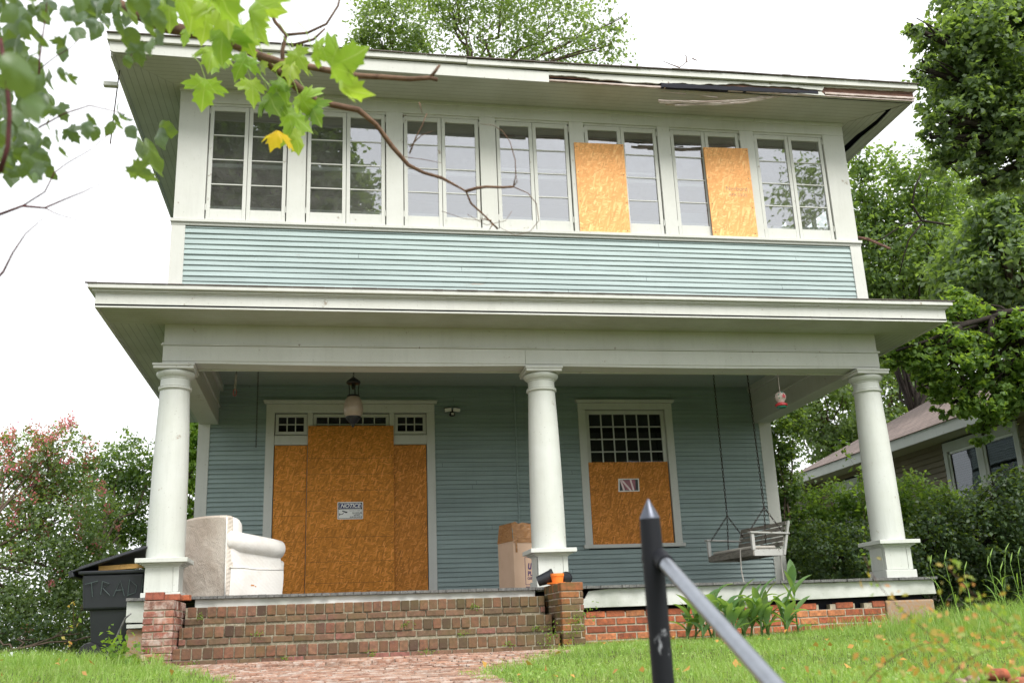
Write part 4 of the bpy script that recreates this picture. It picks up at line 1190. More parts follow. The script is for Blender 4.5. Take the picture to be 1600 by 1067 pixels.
for y in (-.01, L_ - .03):
    wb(-.02, .025, y, y + .04, .045, .265, 'arm_post', 'bench_white')
    wb(-.05, D_ + .10, y - .02, y + .06, .265, .287, 'armrest', 'bench_white', T=Matrix.Rotation(.03, 4, 'Y'))
mb = MB().box(.02, D_ - .06, .08, L_ - .06, .064, .105, WM); mb.build('cushion', M['cushion'], sw, smooth='all', bevel=.02, seg=4)
MB().tube([WM @ Vector(p) for p in [(-.03, .28, .07), (-.035, .285, .0), (-.04, .29, -.2), (-.03, .26, -.45)]], .009, 6).build('cord', M['cushion'], sw, smooth=1)
MB().tube([WM @ Vector(p) for p in [(D_, .1, .02), (D_ + .01, .1, -.2), (D_ + .02, .1, -.44)]], .007, 6).build('cord', M['cushion'], sw, smooth=1)
for yy, tx in ((.1, 7.72), (L_ - .1, 7.60)):
    k1 = WM @ Vector((.30, yy, .62)); tp = Vector((tx + .02, k1.y, 3.29))
    chain('hanging_chain', tp, k1, M['chain'], sw, .05, .0045, .012)
    for p in ((.0, .27), (D_ * .55, .05), (D_ + .1, .27)):
        chain('spreader_chain', k1, WM @ Vector((p[0], yy, p[1])), M['chain'], sw, .045, .004, .011)

# ------------------------------------------------------------ wheeled bin
tb = thing('wheeled_bin', 'dark grey wheeled bin with a propped lid left of the porch', 'bin', (-.45, .55, -.53))
BX = Matrix.Translation((-.37, .48, -.50)) @ Matrix.Rotation(math.radians(-4), 4, 'Z')
def taper(mb, z0, z1, a0, b0, a1, b1, M_):
    vs = [(-a0, -b0, z0), (a0, -b0, z0), (a0, b0, z0), (-a0, b0, z0), (-a1, -b1, z1), (a1, -b1, z1), (a1, b1, z1), (-a1, b1, z1)]
    return mb.add([M_ @ Vector(p) for p in vs], [(3, 2, 1, 0), (4, 5, 6, 7), (0, 1, 5, 4), (1, 2, 6, 5), (2, 3, 7, 6), (3, 0, 4, 7)])
taper(MB(), .0, .50, .21, .24, .245, .30, BX).build('lower_body', M['bin'], tb, bevel=.03, seg=3)
taper(MB(), .46, .84, .305, .33, .33, .36, BX).build('upper_body', M['bin'], tb, bevel=.03, seg=3)
taper(MB(), .835, .875, .36, .385, .365, .39, BX).build('rim', M['bin'], tb, bevel=.012)
LM = BX @ Matrix.Translation((-.44, 0, .855)) @ Matrix.Rotation(math.radians(-17), 4, 'Y')
mb = MB().box(0, .84, -.40, .40, 0, .022, LM).box(.08, .8, -.34, .34, .022, .045, LM).box(-.02, .03, -.40, .40, -.05, .022, LM)
mb.build('lid', M['bin'], tb, bevel=.008)
for s_ in (-1,):
    for yy in (-.28, .28):
        wh = MB().lathe([(.06, -.035), (.125, -.03), (.135, 0), (.125, .03), (.06, .035)], 0, 0, 24, M=BX @ Matrix.Translation((-.20, yy, -.0)) @ Matrix.Rotation(PI / 2, 4, 'X')).build('wheel', M['black_metal'], tb, smooth=1)
def stroke(pts):
    MB().tube([BX @ Vector((x * 1.2 + .04, -.345 - .03 * (z - .5) / .34 - .004, z)) for x, z in pts], .0045, 4).build('scrawl', M['bin_scrawl'], tb)
for p in ([(-.27, .735), (-.16, .765)], [(-.215, .75), (-.20, .60)], [(-.13, .62), (-.12, .76)], [(-.12, .76), (-.06, .735), (-.115, .69), (-.05, .61)], [(-.02, .60), (.035, .76), (.075, .60)], [(-.005, .66), (.07, .665)],
          [(.105, .60), (.115, .77), (.18, .70), (.17, .63), (.10, .60)], [(.22, .61), (.23, .77), (.30, .77)], [(.225, .69), (.28, .69)], [(.22, .61), (.29, .61)]): stroke(p)
o = MB().box(-.16, .5, -.03, .03, 0, .05, BX @ Matrix.Translation((-.02, -.25, .885)) @ Matrix.Rotation(-.04, 4, 'Y')).build('plank', M['plank'], None)
tag(o, 'pale pine board sticking out from under the bin lid', 'plank')
o.data.transform(Matrix.Translation(-Vector((-.37, .3, .38)))); o.location = (-.37, .3, .38)

# ------------------------------------------------------------ hand rail at the top of the yard steps
hr = thing('handrail', 'scratched black pointed steel post with a sloping worn metal rail in the foreground', 'handrail', (2.86, -8.64, -1.0))
pb, ptp = Vector((2.877, -8.60, -1.05)), Vector((2.858, -8.64, -.155))
MB().tube([pb, pb.lerp(ptp, .5), pb.lerp(ptp, .93), ptp], [.032, .032, .032, .0305], 20).build('post', M['post_black'], hr, smooth=1)
dirp = (ptp - pb).normalized()
MB().tube([ptp, ptp + dirp * .004, ptp + dirp * .058], [.0305, .030, .003], 20).build('pointed_tip', M['post_tip'], hr, smooth=20)
j0 = Vector((2.875, -8.66, -.272)); j1 = Vector((2.885, -9.335, -.597)); dr = (j1 - j0).normalized()
MB().tube([j0 - dr * .02, j0 + dr * .6, j0 + dr * 2.6], .0215, 16).build('rail', M['rail_metal'], hr, smooth=1)
MB().tube([j0 - dr * .03 + Vector((0, 0, .0)), j0 + dr * .05], .0262, 16).build('rail_collar', M['post_black'], hr, smooth=1)
MB().lathe([(.0335, -.012), (.036, 0), (.0335, .012)], 0, 0, 20, M=Matrix.Translation(j0.lerp(Vector((2.863, -8.63, -.272)), 1))).build('band', M['post_black'], hr, smooth=1)
MB().tube([j0 + dr * 2.55, j0 + dr * 2.55 + Vector((0, 0, -.9))], .03, 12).build('lower_post', M['post_black'], hr, smooth=1)

# ------------------------------------------------------------ neighbour's house
nb = thing('neighbour_house', 'low tan clapboard cottage with pinkish shingle roof beyond the hedge', 'house', (17, 5, -.6))
NXW = 14.1
mb = MB(); siding(mb, -3, 12.3, NXW, -.4, 3.0, [(4.2, 6.55, 1.2, 2.9), (9.85, 11.25, 1.2, 2.75)], pitch=.115, out=.032, ax='x', sgn=-1)
mb.build('wall', M['tan_siding'], nb)
MB().box(NXW + .05, NXW + .15, -3, 12.3, -.6, 3.1).build('wall_core', M['room_dark'], nb)
mb = MB(); siding(mb, 13.3, 18, 12.6 - .3, -.4, 3.0, pitch=.115, out=.02); mb.build('end_wall', M['cream_siding'], nb)
mb = MB(); siding(mb, 12.35, 17.5, NXW - .6, -.4, 2.95, pitch=.115, out=.02, ax='x', sgn=-1); mb.build('rear_wing', M['cream_siding'], nb)
MB().box(NXW - .62, NXW + 4, 12.33, 17.5, -.6, 2.9).build('rear_wing_core', M['room_dark'], nb)
MB().box(NXW - .62, NXW + .1, -3.5, 12.0, 2.93, 2.96).build('soffit', M['cream_siding'], nb)
MB().box(NXW - .64, NXW - .60, -3.5, 12.05, 2.90, 3.11).build('fascia', M['trim'], nb)
mb = MB(); e0 = NXW - .68
P4 = [(e0, -3.6, 3.12), (e0, 12.1, 3.12), (e0 + 4.6, 7.5, 3.12 + 4.6 * .55), (e0 + 4.6, 1.0, 3.12 + 4.6 * .55)]
mb.add(P4, [(3, 2, 1, 0)]); mb.add([P4[1], (e0 + 9.2, 12.1, 3.12), P4[2]], [(2, 1, 0)]); mb.add([P4[0], (e0 + 9.2, -3.6, 3.12), P4[3]], [(0, 1, 2)])
mb.build('roof', M['pink_shingle'], nb)
mb = MB().add([(e0 + .1, 12.0, 3.05), (e0 + .1, 17.6, 3.05), (e0 + 3, 17.6, 3.9), (e0 + 3, 12.0, 3.9)], [(0, 1, 2, 3)]); mb.build('rear_roof', M['pink_shingle'], nb)
for y0_, y1_, mids in ((4.22, 6.50, True), (9.9, 11.2, False)):
    mb = MB(); zt = 2.84 if mids else 2.72; X = NXW - .05
    mb.box(X, X + .08, y0_, y1_, zt - .14, zt + .05); mb.box(X, X + .08, y0_, y0_ + .12, 1.1, zt - .14); mb.box(X, X + .08, y1_ - .12, y1_, 1.1, zt - .14)
    ym = (y0_ + y1_) / 2
    if mids: mb.box(X, X + .08, ym - .09, ym + .09, 1.1, zt - .14)
    wf = mb.build('window', M['trim'], nb, bevel=.004)
    for a, b in (((y0_ + .12, ym - .09), (ym + .09, y1_ - .12)) if mids else ((y0_ + .12, y1_ - .12),)):
        q = MB().box(X + .03, X + .05, a, a + .05, 1.1, zt - .14).box(X + .03, X + .05, b - .05, b, 1.1, zt - .14).box(X + .03, X + .05, a, b, zt - .19, zt - .14)
        q.build('sash', M['sign_white'], wf)
        if mids:
            q = MB()
            for i in range(34): q.box(X + .075, X + .082, a + .04, b - .04, 1.1 + i * .045, 1.1 + i * .045 + .034)
            q.build('blind', M['blind'], wf)
        MB().box(X + .055, X + .058, a, b, 1.1, zt - .14).build('pane', M['glass_dim'], wf)

# ------------------------------------------------------------ foliage
def quads(name, cen, nrm, dirn, L, Wd, mat, parent=None, fold=.25):
    """many leaf-sized folded quads: base, side, tip, side"""
    n = len(cen)
    nrm = nrm / (np.linalg.norm(nrm, axis=1, keepdims=True) + 1e-9)
    dirn = dirn - nrm * np.sum(nrm * dirn, axis=1, keepdims=True)
    dirn /= (np.linalg.norm(dirn, axis=1, keepdims=True) + 1e-9)
    sid = np.cross(nrm, dirn)
    L = np.asarray(L).reshape(-1, 1); Wd = np.asarray(Wd).reshape(-1, 1)
    v = np.empty((n, 4, 3))
    v[:, 0] = cen - dirn * L * .5
    v[:, 1] = cen + sid * Wd * .5 + nrm * Wd * fold - dirn * L * .08
    v[:, 2] = cen + dirn * L * .5
    v[:, 3] = cen - sid * Wd * .5 + nrm * Wd * fold - dirn * L * .08
    me = bpy.data.meshes.new(name)
    me.vertices.add(4 * n); me.vertices.foreach_set('co', v.reshape(-1))
    me.loops.add(4 * n); me.loops.foreach_set('vertex_index', np.arange(4 * n, dtype=np.int32))
    me.polygons.add(n); me.polygons.foreach_set('loop_start', np.arange(0, 4 * n, 4, dtype=np.int32))
    me.update(calc_edges=True)
    return fin(name, me, mat, parent)
def scatter(blobs, n, size, seed, gap=.35, clump=.28, shell=.5):
    R = np.random.default_rng(seed)
    vol = np.array([b[3] * b[4] * b[5] for b in blobs]) ** .75
    vol = vol / vol.sum()
    C = []; O = []
    for b, f in zip(blobs, vol):
        m_ = int(n * f); per = 14; K = max(3, m_ // per)
        d = R.normal(size=(K * 2, 3)); d /= np.linalg.norm(d, axis=1, keepdims=True)
        r = shell + (1 - shell) * R.random((K * 2, 1)) ** .6
        r *= 1 + .16 * np.sin(d[:, :1] * 5 + seed) * np.cos(d[:, 1:2] * 4 + seed * 2) + .12 * np.sin(d[:, 2:3] * 9 + d[:, :1] * 7)
        c = d * r * np.array(b[3:6]) + np.array(b[:3])
        fr = 2.2 / max(b[3], .4)
        nz = np.sin(c[:, 0] * fr * 1.7 + seed) * np.sin(c[:, 1] * fr * 1.3 + 1.3 * seed) * np.sin(c[:, 2] * fr * 1.9 + .7 * seed) + R.normal(size=len(c)) * .25
        keep = np.argsort(-nz)[:max(3, int(K * 2 * (1 - gap)))]
        c = c[keep]; d = d[keep]
        per = max(4, m_ // len(c))
        sp = clump * (b[3] * b[4] * b[5]) ** (1 / 3) * .55
        for cc, dd in zip(c, d):
            q = R.normal(size=(per, 3)) * sp * np.array([1, 1, .7]) * R.uniform(.5, 1.3)
            C.append(cc + q); O.append(np.repeat(dd[None], per, 0))
    C = np.concatenate(C); O = np.concatenate(O)
    m_ = len(C)
    nr = R.normal(size=(m_, 3)) * .75 + O * .45 + np.array([0, -.1, .75])
    dr = R.normal(size=(m_, 3)) + O * .5 + np.array([0, 0, -.35])
    s_ = size * R.uniform(.6, 1.3, m_)
    return C, nr, dr, s_
def limb(mb, a, b, r0, r1, wob, seed, n=7):
    r = random.Random(seed); a, b = Vector(a), Vector(b)
    pts = [a.lerp(b, i / n) + (Vector((r.uniform(-1, 1), r.uniform(-1, 1), r.uniform(-.5, 1))) * wob * math.sin(PI * i / n)) for i in range(n + 1)]
    mb.tube(pts, [r0 + (r1 - r0) * i / n for i in range(n + 1)], 7); return pts
def tree(name, label, cat, base, blobs, n, size, mat, seed, group=None, trunk=.18, bark='bark', aspect=.62, gap=.35, clump=.28, shell=.5, fork=None, keep=None, flowers=0):
    base = Vector(base)
    t = thing(name, label, cat, base, group)
    mb = MB(); fk = Vector(fork) if fork else base.lerp(Vector(blobs[0][:3]), .45)
    limb(mb, base, fk, trunk, trunk * .7, trunk * .8, seed)
    for i, b in enumerate(blobs):
        c = Vector(b[:3]); pts = limb(mb, fk, c, trunk * .5, trunk * .16, .12 * b[3] + .05, seed + i)
        r = random.Random(seed * 31 + i)
        for k_ in range(5):
            d = Vector((r.uniform(-1, 1), r.uniform(-1, 1), r.uniform(-.4, 1))).normalized()
            limb(mb, pts[3 + r.randint(0, 4)], c + Vector((d.x * b[3], d.y * b[4], d.z * b[5])) * .8, trunk * .16, trunk * .035, .1 * b[3], seed + k_ + i * 7, 5)
    mb.build('trunk', M[bark], t, smooth='all')
    C, nr, dr, s_ = scatter(blobs, n, size, seed, gap, clump, shell)
    if keep is not None:
        k_ = keep(C); C, nr, dr, s_ = C[k_], nr[k_], dr[k_], s_[k_]
    quads('crown', C, nr, dr, s_, s_ * aspect, M[mat], t)
    if flowers:
        R = np.random.default_rng(seed + 5); O = C - np.mean(C, 0)
        w_ = np.exp((C[:, 2] - C[:, 2].max()) * 1.1) * (1 + np.exp(-(C[:, 1] - C[:, 1].min()) * 2)); idx = R.choice(len(C), flowers, replace=False, p=w_ / w_.sum())
        top = idx[(C[idx, 2] > base.z + .3)]
        FC = []
        for i_ in top:
            c = C[i_] + np.array([0, -.05, .06]); FC.append(c + R.normal(size=(26, 3)) * np.array([.045, .045, .075]))
        FC = np.concatenate(FC)
        quads('blossoms', FC, R.normal(size=FC.shape), R.normal(size=FC.shape), np.full(len(FC), .045), np.full(len(FC), .04), M['flower'], t)
    return t
def B(px, py, r, d, ry=None, sy=1.0):
    """crown lobe: centre seen at (px, py) d metres away, radius r pixels of the photo"""
    p = at(px, py, d); q = r / 1554.18 * d
    return (p.x, p.y, p.z, q, q * (ry or 1), q * sy)

# trees behind the house
tb_ = [B(750, 40, 85, 38), B(865, 45, 95, 38), B(800, -60, 120, 39), B(930, 75, 48, 37), B(690, -25, 60, 38), B(968, 30, 22, 37), B(955, 70, 25, 36), B(860, 110, 80, 39), B(700, 15, 40, 38)]
tree('oak_tree', 'tall pale green oak rising above the middle of the roof', 'tree', (7.6, 27, -.6), tb_, 15000, .16, 'leaf_olive', 3, trunk=.13, gap=.42, fork=tuple(at(757, 130, 38)))
tb_ = [B(612, 35, 62, 36), B(590, 55, 30, 36), B(640, 75, 35, 36), B(565, 85, 30, 36)]
tree('oak_tree', 'smaller round oak crown above the roof, left of the tall one', 'tree', (3.2, 24, -.6), tb_, 5200, .15, 'leaf_olive', 5, trunk=.11, gap=.42, fork=tuple(at(615, 130, 36)))
# trees right of the house
tb_ = [B(1385, 300, 62, 27), B(1450, 290, 55, 27), B(1400, 400, 85, 27), B(1345, 430, 50, 27), B(1480, 400, 75, 28), B(1350, 340, 50, 27), B(1420, 500, 80, 28), B(1500, 480, 60, 28), B(1340, 250, 32, 27), B(1440, 460, 90, 30), B(1530, 330, 60, 30), B(1560, 480, 80, 30), B(1480, 330, 60, 29), B(1380, 520, 60, 30), B(1360, 380, 50, 29)]
tree('hackberry_tree', 'dense mid green tree behind the right end of the roof', 'tree', tuple(Vector((at(1440, 800, 27).x, at(1440, 800, 27).y, -.6))), tb_, 46000, .14, 'leaf_mid', 11, trunk=.09, bark='bark_dark', gap=.2)
tb_ = [B(1580, 410, 80, 22), B(1555, 340, 45, 22), B(1530, 450, 50, 22), B(1610, 330, 60, 22), B(1590, 500, 60, 22), B(1540, 400, 60, 23), B(1500, 440, 50, 23)]
tree('mulberry_tree', 'light green tree at the right edge below the hanging crown', 'tree', tuple(Vector((at(1640, 800, 22).x, at(1640, 800, 22).y, -.6))), tb_, 16000, .16, 'leaf_soft', 13, trunk=.2, gap=.3)
tb_ = [B(1560, 50, 85, 16), B(1480, 75, 50, 16), B(1510, 170, 62, 16), B(1590, 190, 70, 16), B(1430, 45, 22, 15.6), B(1450, 110, 28, 15.8), B(1640, 90, 90, 16.5), B(1490, 230, 26, 15.8), B(1560, 270, 32, 16), B(1470, 190, 24, 15.7), B(1530, 110, 60, 16), B(1500, 120, 60, 16.4), B(1570, 130, 70, 16.5), B(1530, 230, 50, 16.3), B(1540, 10, 70, 16.5), B(1600, 20, 70, 16.5), B(1480, 255, 34, 15.9), B(1535, 285, 34, 16), B(1455, 215, 22, 15.8), B(1595, 270, 40, 16.2)]
tree('linden_tree', 'tree with broad leaves hanging in at the upper right corner', 'tree', tuple(Vector((at(1760, 700, 16.5).x, at(1760, 700, 16.5).y, -.6))), tb_, 30000, .10, 'leaf_soft', 17, trunk=.22, bark='bark_dark', aspect=.85, gap=.56, clump=.26, shell=.3, fork=tuple(at(1720, 200, 16.6)))
tb_ = [B(1425, 520, 42, 15.2), B(1490, 560, 50, 15), B(1545, 625, 45, 15), B(1490, 630, 28, 15), B(1590, 540, 55, 15), B(1455, 600, 25, 15), B(1500, 500, 45, 15.5), B(1380, 560, 26, 15.3), B(1535, 680, 18, 15), B(1590, 610, 40, 15), B(1440, 560, 30, 15), B(1650, 560, 60, 15)]
tr_ = tree('linden_tree', 'low bright green bough with dark branches in front of the neighbouring roof', 'tree', tuple(Vector((at(1720, 700, 14).x, at(1720, 700, 14).y, -.6))), tb_, 16000, .09, 'leaf_fresh', 19, trunk=.13, bark='bark_dark', aspect=.85, gap=.36, clump=.2, fork=tuple(at(1640, 485, 15)))
mb = MB()
for pl in ([(1640, 485), (1590, 483), (1550, 495), (1500, 510), (1450, 532), (1400, 548)], [(1550, 495), (1545, 540), (1560, 585), (1575, 620)], [(1500, 510), (1470, 545), (1500, 580), (1515, 620)], [(1590, 483), (1600, 560)]):
    mb.tube([at(x, y, 14.9) for x, y in pl], [.055 * (1 - .8 * i / len(pl)) for i in range(len(pl))], 7)
mb.build('bough', M['bark_dark'], tr_, smooth='all')
mb = MB()
br_ = [t for t in S.objects if t.name.startswith('hackberry')][0]
for pl, r in (([(1485, 352), (1440, 345), (1425, 320), (1430, 292), (1440, 270)], .03), ([(1440, 345), (1410, 352), (1380, 372), (1345, 385)], .022), ([(1600, 190), (1540, 215), (1490, 210)], .04), ([(1440, 350), (1420, 375), (1412, 400), (1405, 430)], .022)):
    mb.tube([at(x, y, 25.6) for x, y in pl], [r * (1.2 - .7 * i / len(pl)) for i in range(len(pl))], 7)
mb.build('limb', M['bark_dark'], br_, smooth='all')
tb_ = [B(1290, 640, 70, 34), B(1345, 700, 55, 34), B(1405, 610, 70, 36), B(1265, 580, 45, 34), B(1430, 560, 55, 36), B(1300, 700, 50, 34), B(1340, 600, 50, 35), B(1380, 680, 50, 35), B(1460, 620, 60, 36), B(1250, 640, 40, 35)]
tree('elm_tree', 'grey green far tree seen between the porch and the right column', 'tree', tuple(Vector((at(1330, 800, 34).x, at(1330, 800, 34).y, -.6))), tb_, 22000, .17, 'leaf_olive', 23, trunk=.2, gap=.3)
tb_ = [B(1216, 690, 26, 17.5, 1.3, 1.6), B(1222, 760, 28, 17.5, 1.3, 1.5), B(1228, 840, 32, 17.3, 1.3, 1.4), B(1240, 660, 22, 17.6), B(1250, 890, 40, 17)]
tree('corner_shrub', 'tall leafy vine-grown shrub at the far right corner of the house', 'shrub', (9.6, 4.6, -.6), tb_, 9000, .085, 'leaf_mid', 29, trunk=.05, gap=.25, clump=.35)
tb_ = [B(1300, 790, 40, 17), B(1370, 785, 50, 16.6), B(1430, 790, 48, 16.6), B(1480, 810, 50, 16.5), B(1270, 830, 40, 17), B(1340, 840, 60, 16.8), B(1420, 850, 60, 16.8)]
tree('privet_shrub', 'yellow green privet bush with loose tops in front of the tan cottage', 'shrub', (11.2, 4.6, -.6), tb_, 16000, .075, 'leaf_fresh', 31, trunk=.06, gap=.28, clump=.3)
tb_ = [B(1290, 860, 55, 15.4), B(1370, 880, 70, 15.2), B(1460, 860, 70, 15), B(1540, 845, 80, 14.8), B(1600, 820, 80, 14.6), B(1500, 920, 70, 15), B(1590, 920, 70, 14.8), B(1300, 920, 50, 15.4), B(1400, 930, 60, 15.3), B(1660, 850, 100, 14.8), B(1580, 745, 30, 14.6), B(1470, 800, 35, 15)]
tree('yew_hedge', 'large dark hedge bush right of the porch', 'hedge', (11.6, 2.8, -.6), tb_, 36000, .07, 'leaf_dark', 37, trunk=.08, bark='bark_dark', gap=.22, clump=.2, shell=.45)
# trees left of the house
tb_ = [B(40, 720, 48, 17), B(95, 720, 55, 17.2), B(20, 800, 70, 17), B(100, 810, 75, 17), B(50, 900, 85, 16.5), B(0, 960, 60, 16), B(130, 890, 60, 17), B(70, 965, 60, 16.5)]
tree('crape_myrtle', 'crape myrtle covered in pink blossoms at the left edge', 'tree', (-4.2, 4.6, -.6), tb_, 20000, .075, 'leaf_olive', 41, trunk=.07, gap=.30, clump=.28, flowers=150)
tb_ = [B(195, 720, 42, 20), B(165, 790, 62, 20), B(220, 800, 55, 20), B(190, 880, 80, 19.5), B(140, 960, 70, 19), B(210, 960, 60, 19), B(170, 740, 40, 20), B(240, 740, 40, 20)]
tree('young_oak', 'bushy green young tree between the pink myrtle and the left column', 'tree', (-2.6, 8, -.6), tb_, 19000, .085, 'leaf_mid', 43, trunk=.07, gap=.30)
tb_ = [B(298, 680, 28, 24, 1, 1.3), B(302, 740, 26, 24, 1, 1.3), B(296, 810, 26, 24, 1, 1.3)]
tree('young_oak', 'bright green tree glimpsed between the left column and the house corner', 'tree', tuple(Vector((at(298, 900, 24).x, at(298, 900, 24).y, -.5))), tb_, 5000, .12, 'leaf_bright', 47, trunk=.06, gap=.3)
tb_ = [B(60, 1000, 40, 15.2), B(140, 985, 40, 15.5), B(215, 990, 30, 15.5), B(-20, 990, 50, 15)]
tree('low_shrub', 'low dark undergrowth along the foot of the myrtle', 'shrub', (-2.6, 3.6, -.5), tb_, 7000, .06, 'leaf_dark', 53, trunk=.03, gap=.2, shell=.3)

# trees across the pavement, behind the viewpoint: the house windows mirror them
tb_ = [(-.9, -15, 13.2, 2.6, 2.2, 2.8), (-1.2, -16.5, 11.6, 3.0, 1.8, 3.0), (1.6, -15.5, 13.6, 1.0, 1.3, 1.8), (-3.6, -14.8, 9, 2.4, 1.6, 2.6), (2.2, -15, 11.2, 1.2, 1.3, 1.3), (.6, -15.2, 10.4, 1.5, 1.2, 1.6), (-3.5, -16, 13, 2.5, 2, 3)]
tree('maple_tree', 'big street maple whose boughs hang into the upper left of the picture', 'tree', (-3.6, -13.6, -2), tb_, 52000, .19, 'leaf_mid', 61, trunk=.28, aspect=.9, gap=.08, fork=(-3.0, -13.4, 4.2), clump=.3)
mpl = [t for t in S.objects if t.name.startswith('maple_tree')][0]
tb_ = [(18.2, -15, 12.2, 2.2, 1.8, 2.6), (16.4, -15, 10.3, .9, 1, 1.3)]
tree('street_tree', 'street tree mirrored in the rightmost upper window', 'tree', (18.5, -15.5, -2), tb_, 7000, .17, 'leaf_mid', 67, trunk=.2, gap=.25)

# ------------------------------------------------------------ hanging boughs of the maple, upper left
def pt(x, y, d): return at(x, y, d)
mb = MB()
main = [(-160, -260, 4.6), (60, -60, 4.3), (200, 15, 4.2), (255, 42, 4.2), (300, 50, 4.2), (345, 58, 4.22), (382, 76, 4.25), (402, 86, 4.28), (440, 115, 4.3), (466, 138, 4.32), (492, 156, 4.35), (520, 164, 4.4), (560, 172, 4.42), (588, 195, 4.45), (612, 228, 4.5), (638, 258, 4.5), (662, 270, 4.55), (690, 278, 4.55), (712, 290, 4.6), (728, 299, 4.6), (736, 318, 4.62), (758, 338, 4.62), (778, 358, 4.65)]
start = [Vector((-3.0, -13.4, 4.2)), Vector((-2.4, -12.2, 4.6)), Vector((-1.4, -10.6, 4.2))]
pp = start + [pt(*p) for p in main]
rr = [.09, .07, .055] + [max(.0045, .030 * (1 - i / 24) ** 1.2) * (1 + .12 * math.sin(i * 2.3)) for i in range(len(main))]
mb.tube(pp, rr, 9)
def tw(pl, d, r0, r1=.001):
    mb.tube([pt(x, y, d) for x, y in pl], [r0 + (r1 - r0) * i / (len(pl) - 1) for i in range(len(pl))], 6)
tw([(728, 299), (745, 294), (760, 292), (785, 293), (802, 292)], 4.6, .008, .005)
tw([(802, 292), (806, 275), (805, 250), (797, 222), (785, 205), (770, 196), (750, 194)], 4.6, .003)
tw([(802, 292), (825, 302), (838, 318), (842, 345), (828, 362), (805, 368), (780, 355)], 4.6, .0025)
tw([(802, 292), (808, 284), (807, 276)], 4.6, .003)
tw([(768, 345), (758, 343), (750, 341)], 4.6, .004); tw([(770, 350), (764, 360)], 4.6, .004)
tw([(402, 86), (440, 98), (480, 104), (520, 112), (560, 119), (600, 121), (640, 124), (672, 122), (684, 125)], 4.2, .016, .009)
tw([(672, 122), (680, 112), (687, 102)], 4.2, .009, .006)
tw([(640, 240), (650, 215), (660, 195), (667, 177)], 4.5, .004, .002); tw([(655, 160), (660, 178)], 4.5, .003); tw([(640, 230), (658, 212), (676, 205)], 4.5, .003)
tw([(612, 228), (630, 245), (665, 250), (690, 255)], 4.5, .002)
tw([(443, 118), (441, 80), (447, 55), (430, 35), (418, 8), (425, -30)], 4.2, .010, .006)
tw([(447, 55), (480, 52), (510, 38), (528, 10), (535, -20)], 4.2, .007, .004); tw([(455, 72), (490, 62), (508, 45)], 4.2, .008, .004)
tw([(730, 335), (760, 352), (790, 345), (800, 330)], 4.6, .0014)
tw([(690, 330), (725, 342), (755, 345), (762, 335)], 4.6, .0012)
mb.build('bare_bough', M['bark_brown'], mpl, smooth='all')
# red twigs at the far left
def tw1(*q):
    global mb
    mb = MB(); tw(*q); mb.build('twig', M['twig_red'], mpl, smooth='all')
tw1([(-60, 340), (0, 335), (35, 322), (70, 325), (105, 310), (130, 300), (155, 288)], 3.2, .006); tw1([(70, 325), (90, 335), (125, 345)], 3.2, .002); tw1([(-40, 470), (5, 425), (20, 395), (40, 365), (75, 335)], 3.2, .005)
tw1([(35, 322), (70, 300), (85, 270), (105, 255), (140, 235), (170, 210)], 3.3, .003)
tw1([(60, 140), (62, 90), (72, 20), (75, -20)], 3.2, .004); tw1([(60, 110), (85, 90), (110, 75), (125, 60)], 3.2, .002); tw1([(0, 270), (12, 230), (15, 180), (10, 120), (0, 60)], 2.6, .007, .006)
tw1([(60, 200), (100, 178), (140, 165), (170, 172), (200, 180)], 3.3, .003)
LOBE = [(0, 0), (.16, -.05), (.30, -.16), (.34, -.04), (.50, -.06), (.43, .08), (.60, .16), (.74, .30), (.58, .33), (.62, .46), (.44, .42), (.28, .40), (.34, .56), (.28, .66), (.34, .80), (.20, .82), (.12, .92), (0, 1.12)]
OUT = LOBE + [(-x, y) for x, y in LOBE[-2:0:-1]]
OVAL = [(0, 0), (.14, .04), (.26, .16), (.33, .34), (.31, .52), (.36, .60), (.24, .74), (.12, .92), (0, 1.05)]
OVO = OVAL + [(-x, y) for x, y in OVAL[-2:0:-1]]
class Leaves:
    def __init__(s): s.v = []; s.f = []; s.uv = []
    def add(s, base, tip, face, size, out, curl, r):
        """leaf with its stalk end at base, pointing along tip, its blade facing 'face'"""
        d = tip.normalized(); n = (face - d * face.dot(d)).normalized(); sd_ = d.cross(n)
        o = len(s.v)
        c0 = (0, .30)
        def P(x, y, k_=1):
            z = -curl * (x * x) * 1.3 - curl * (y - .35) ** 2 * .9 + .05 * math.sin(x * 9 + y * 7 + r * 9) 
            return base + (sd_ * x + d * y + n * z) * size
        s.v.append(P(*c0)); s.uv.append((0, .3))
        m_ = len(out)
        for x, y in out:
            hx, hy = c0[0] + (x - c0[0]) * .5, c0[1] + (y - c0[1]) * .5
            s.v.append(P(hx, hy)); s.uv.append((hx, hy))
        for x, y in out:
            jx, jy = x * (1 + r * .15), y
            s.v.append(P(jx, jy)); s.uv.append((x, y))
        for i in range(m_):
            j = (i + 1) % m_
            s.f.append((o, o + 1 + i, o + 1 + j)); s.f.append((o + 1 + i, o + 1 + m_ + i, o + 1 + m_ + j, o + 1 + j))
    def build(s, name, mat, parent):
        me = bpy.data.meshes.new(name); me.from_pydata([tuple(p) for p in s.v], [], s.f)
        uv = me.uv_layers.new(name='UVMap')
        buf = []
        for l in me.loops: buf += [s.uv[l.vertex_index][0], s.uv[l.vertex_index][1] + .02]
        uv.data.foreach_set('uv', buf)
        return fin(name, me, mat, parent, smooth='all')
rl = random.Random(21)
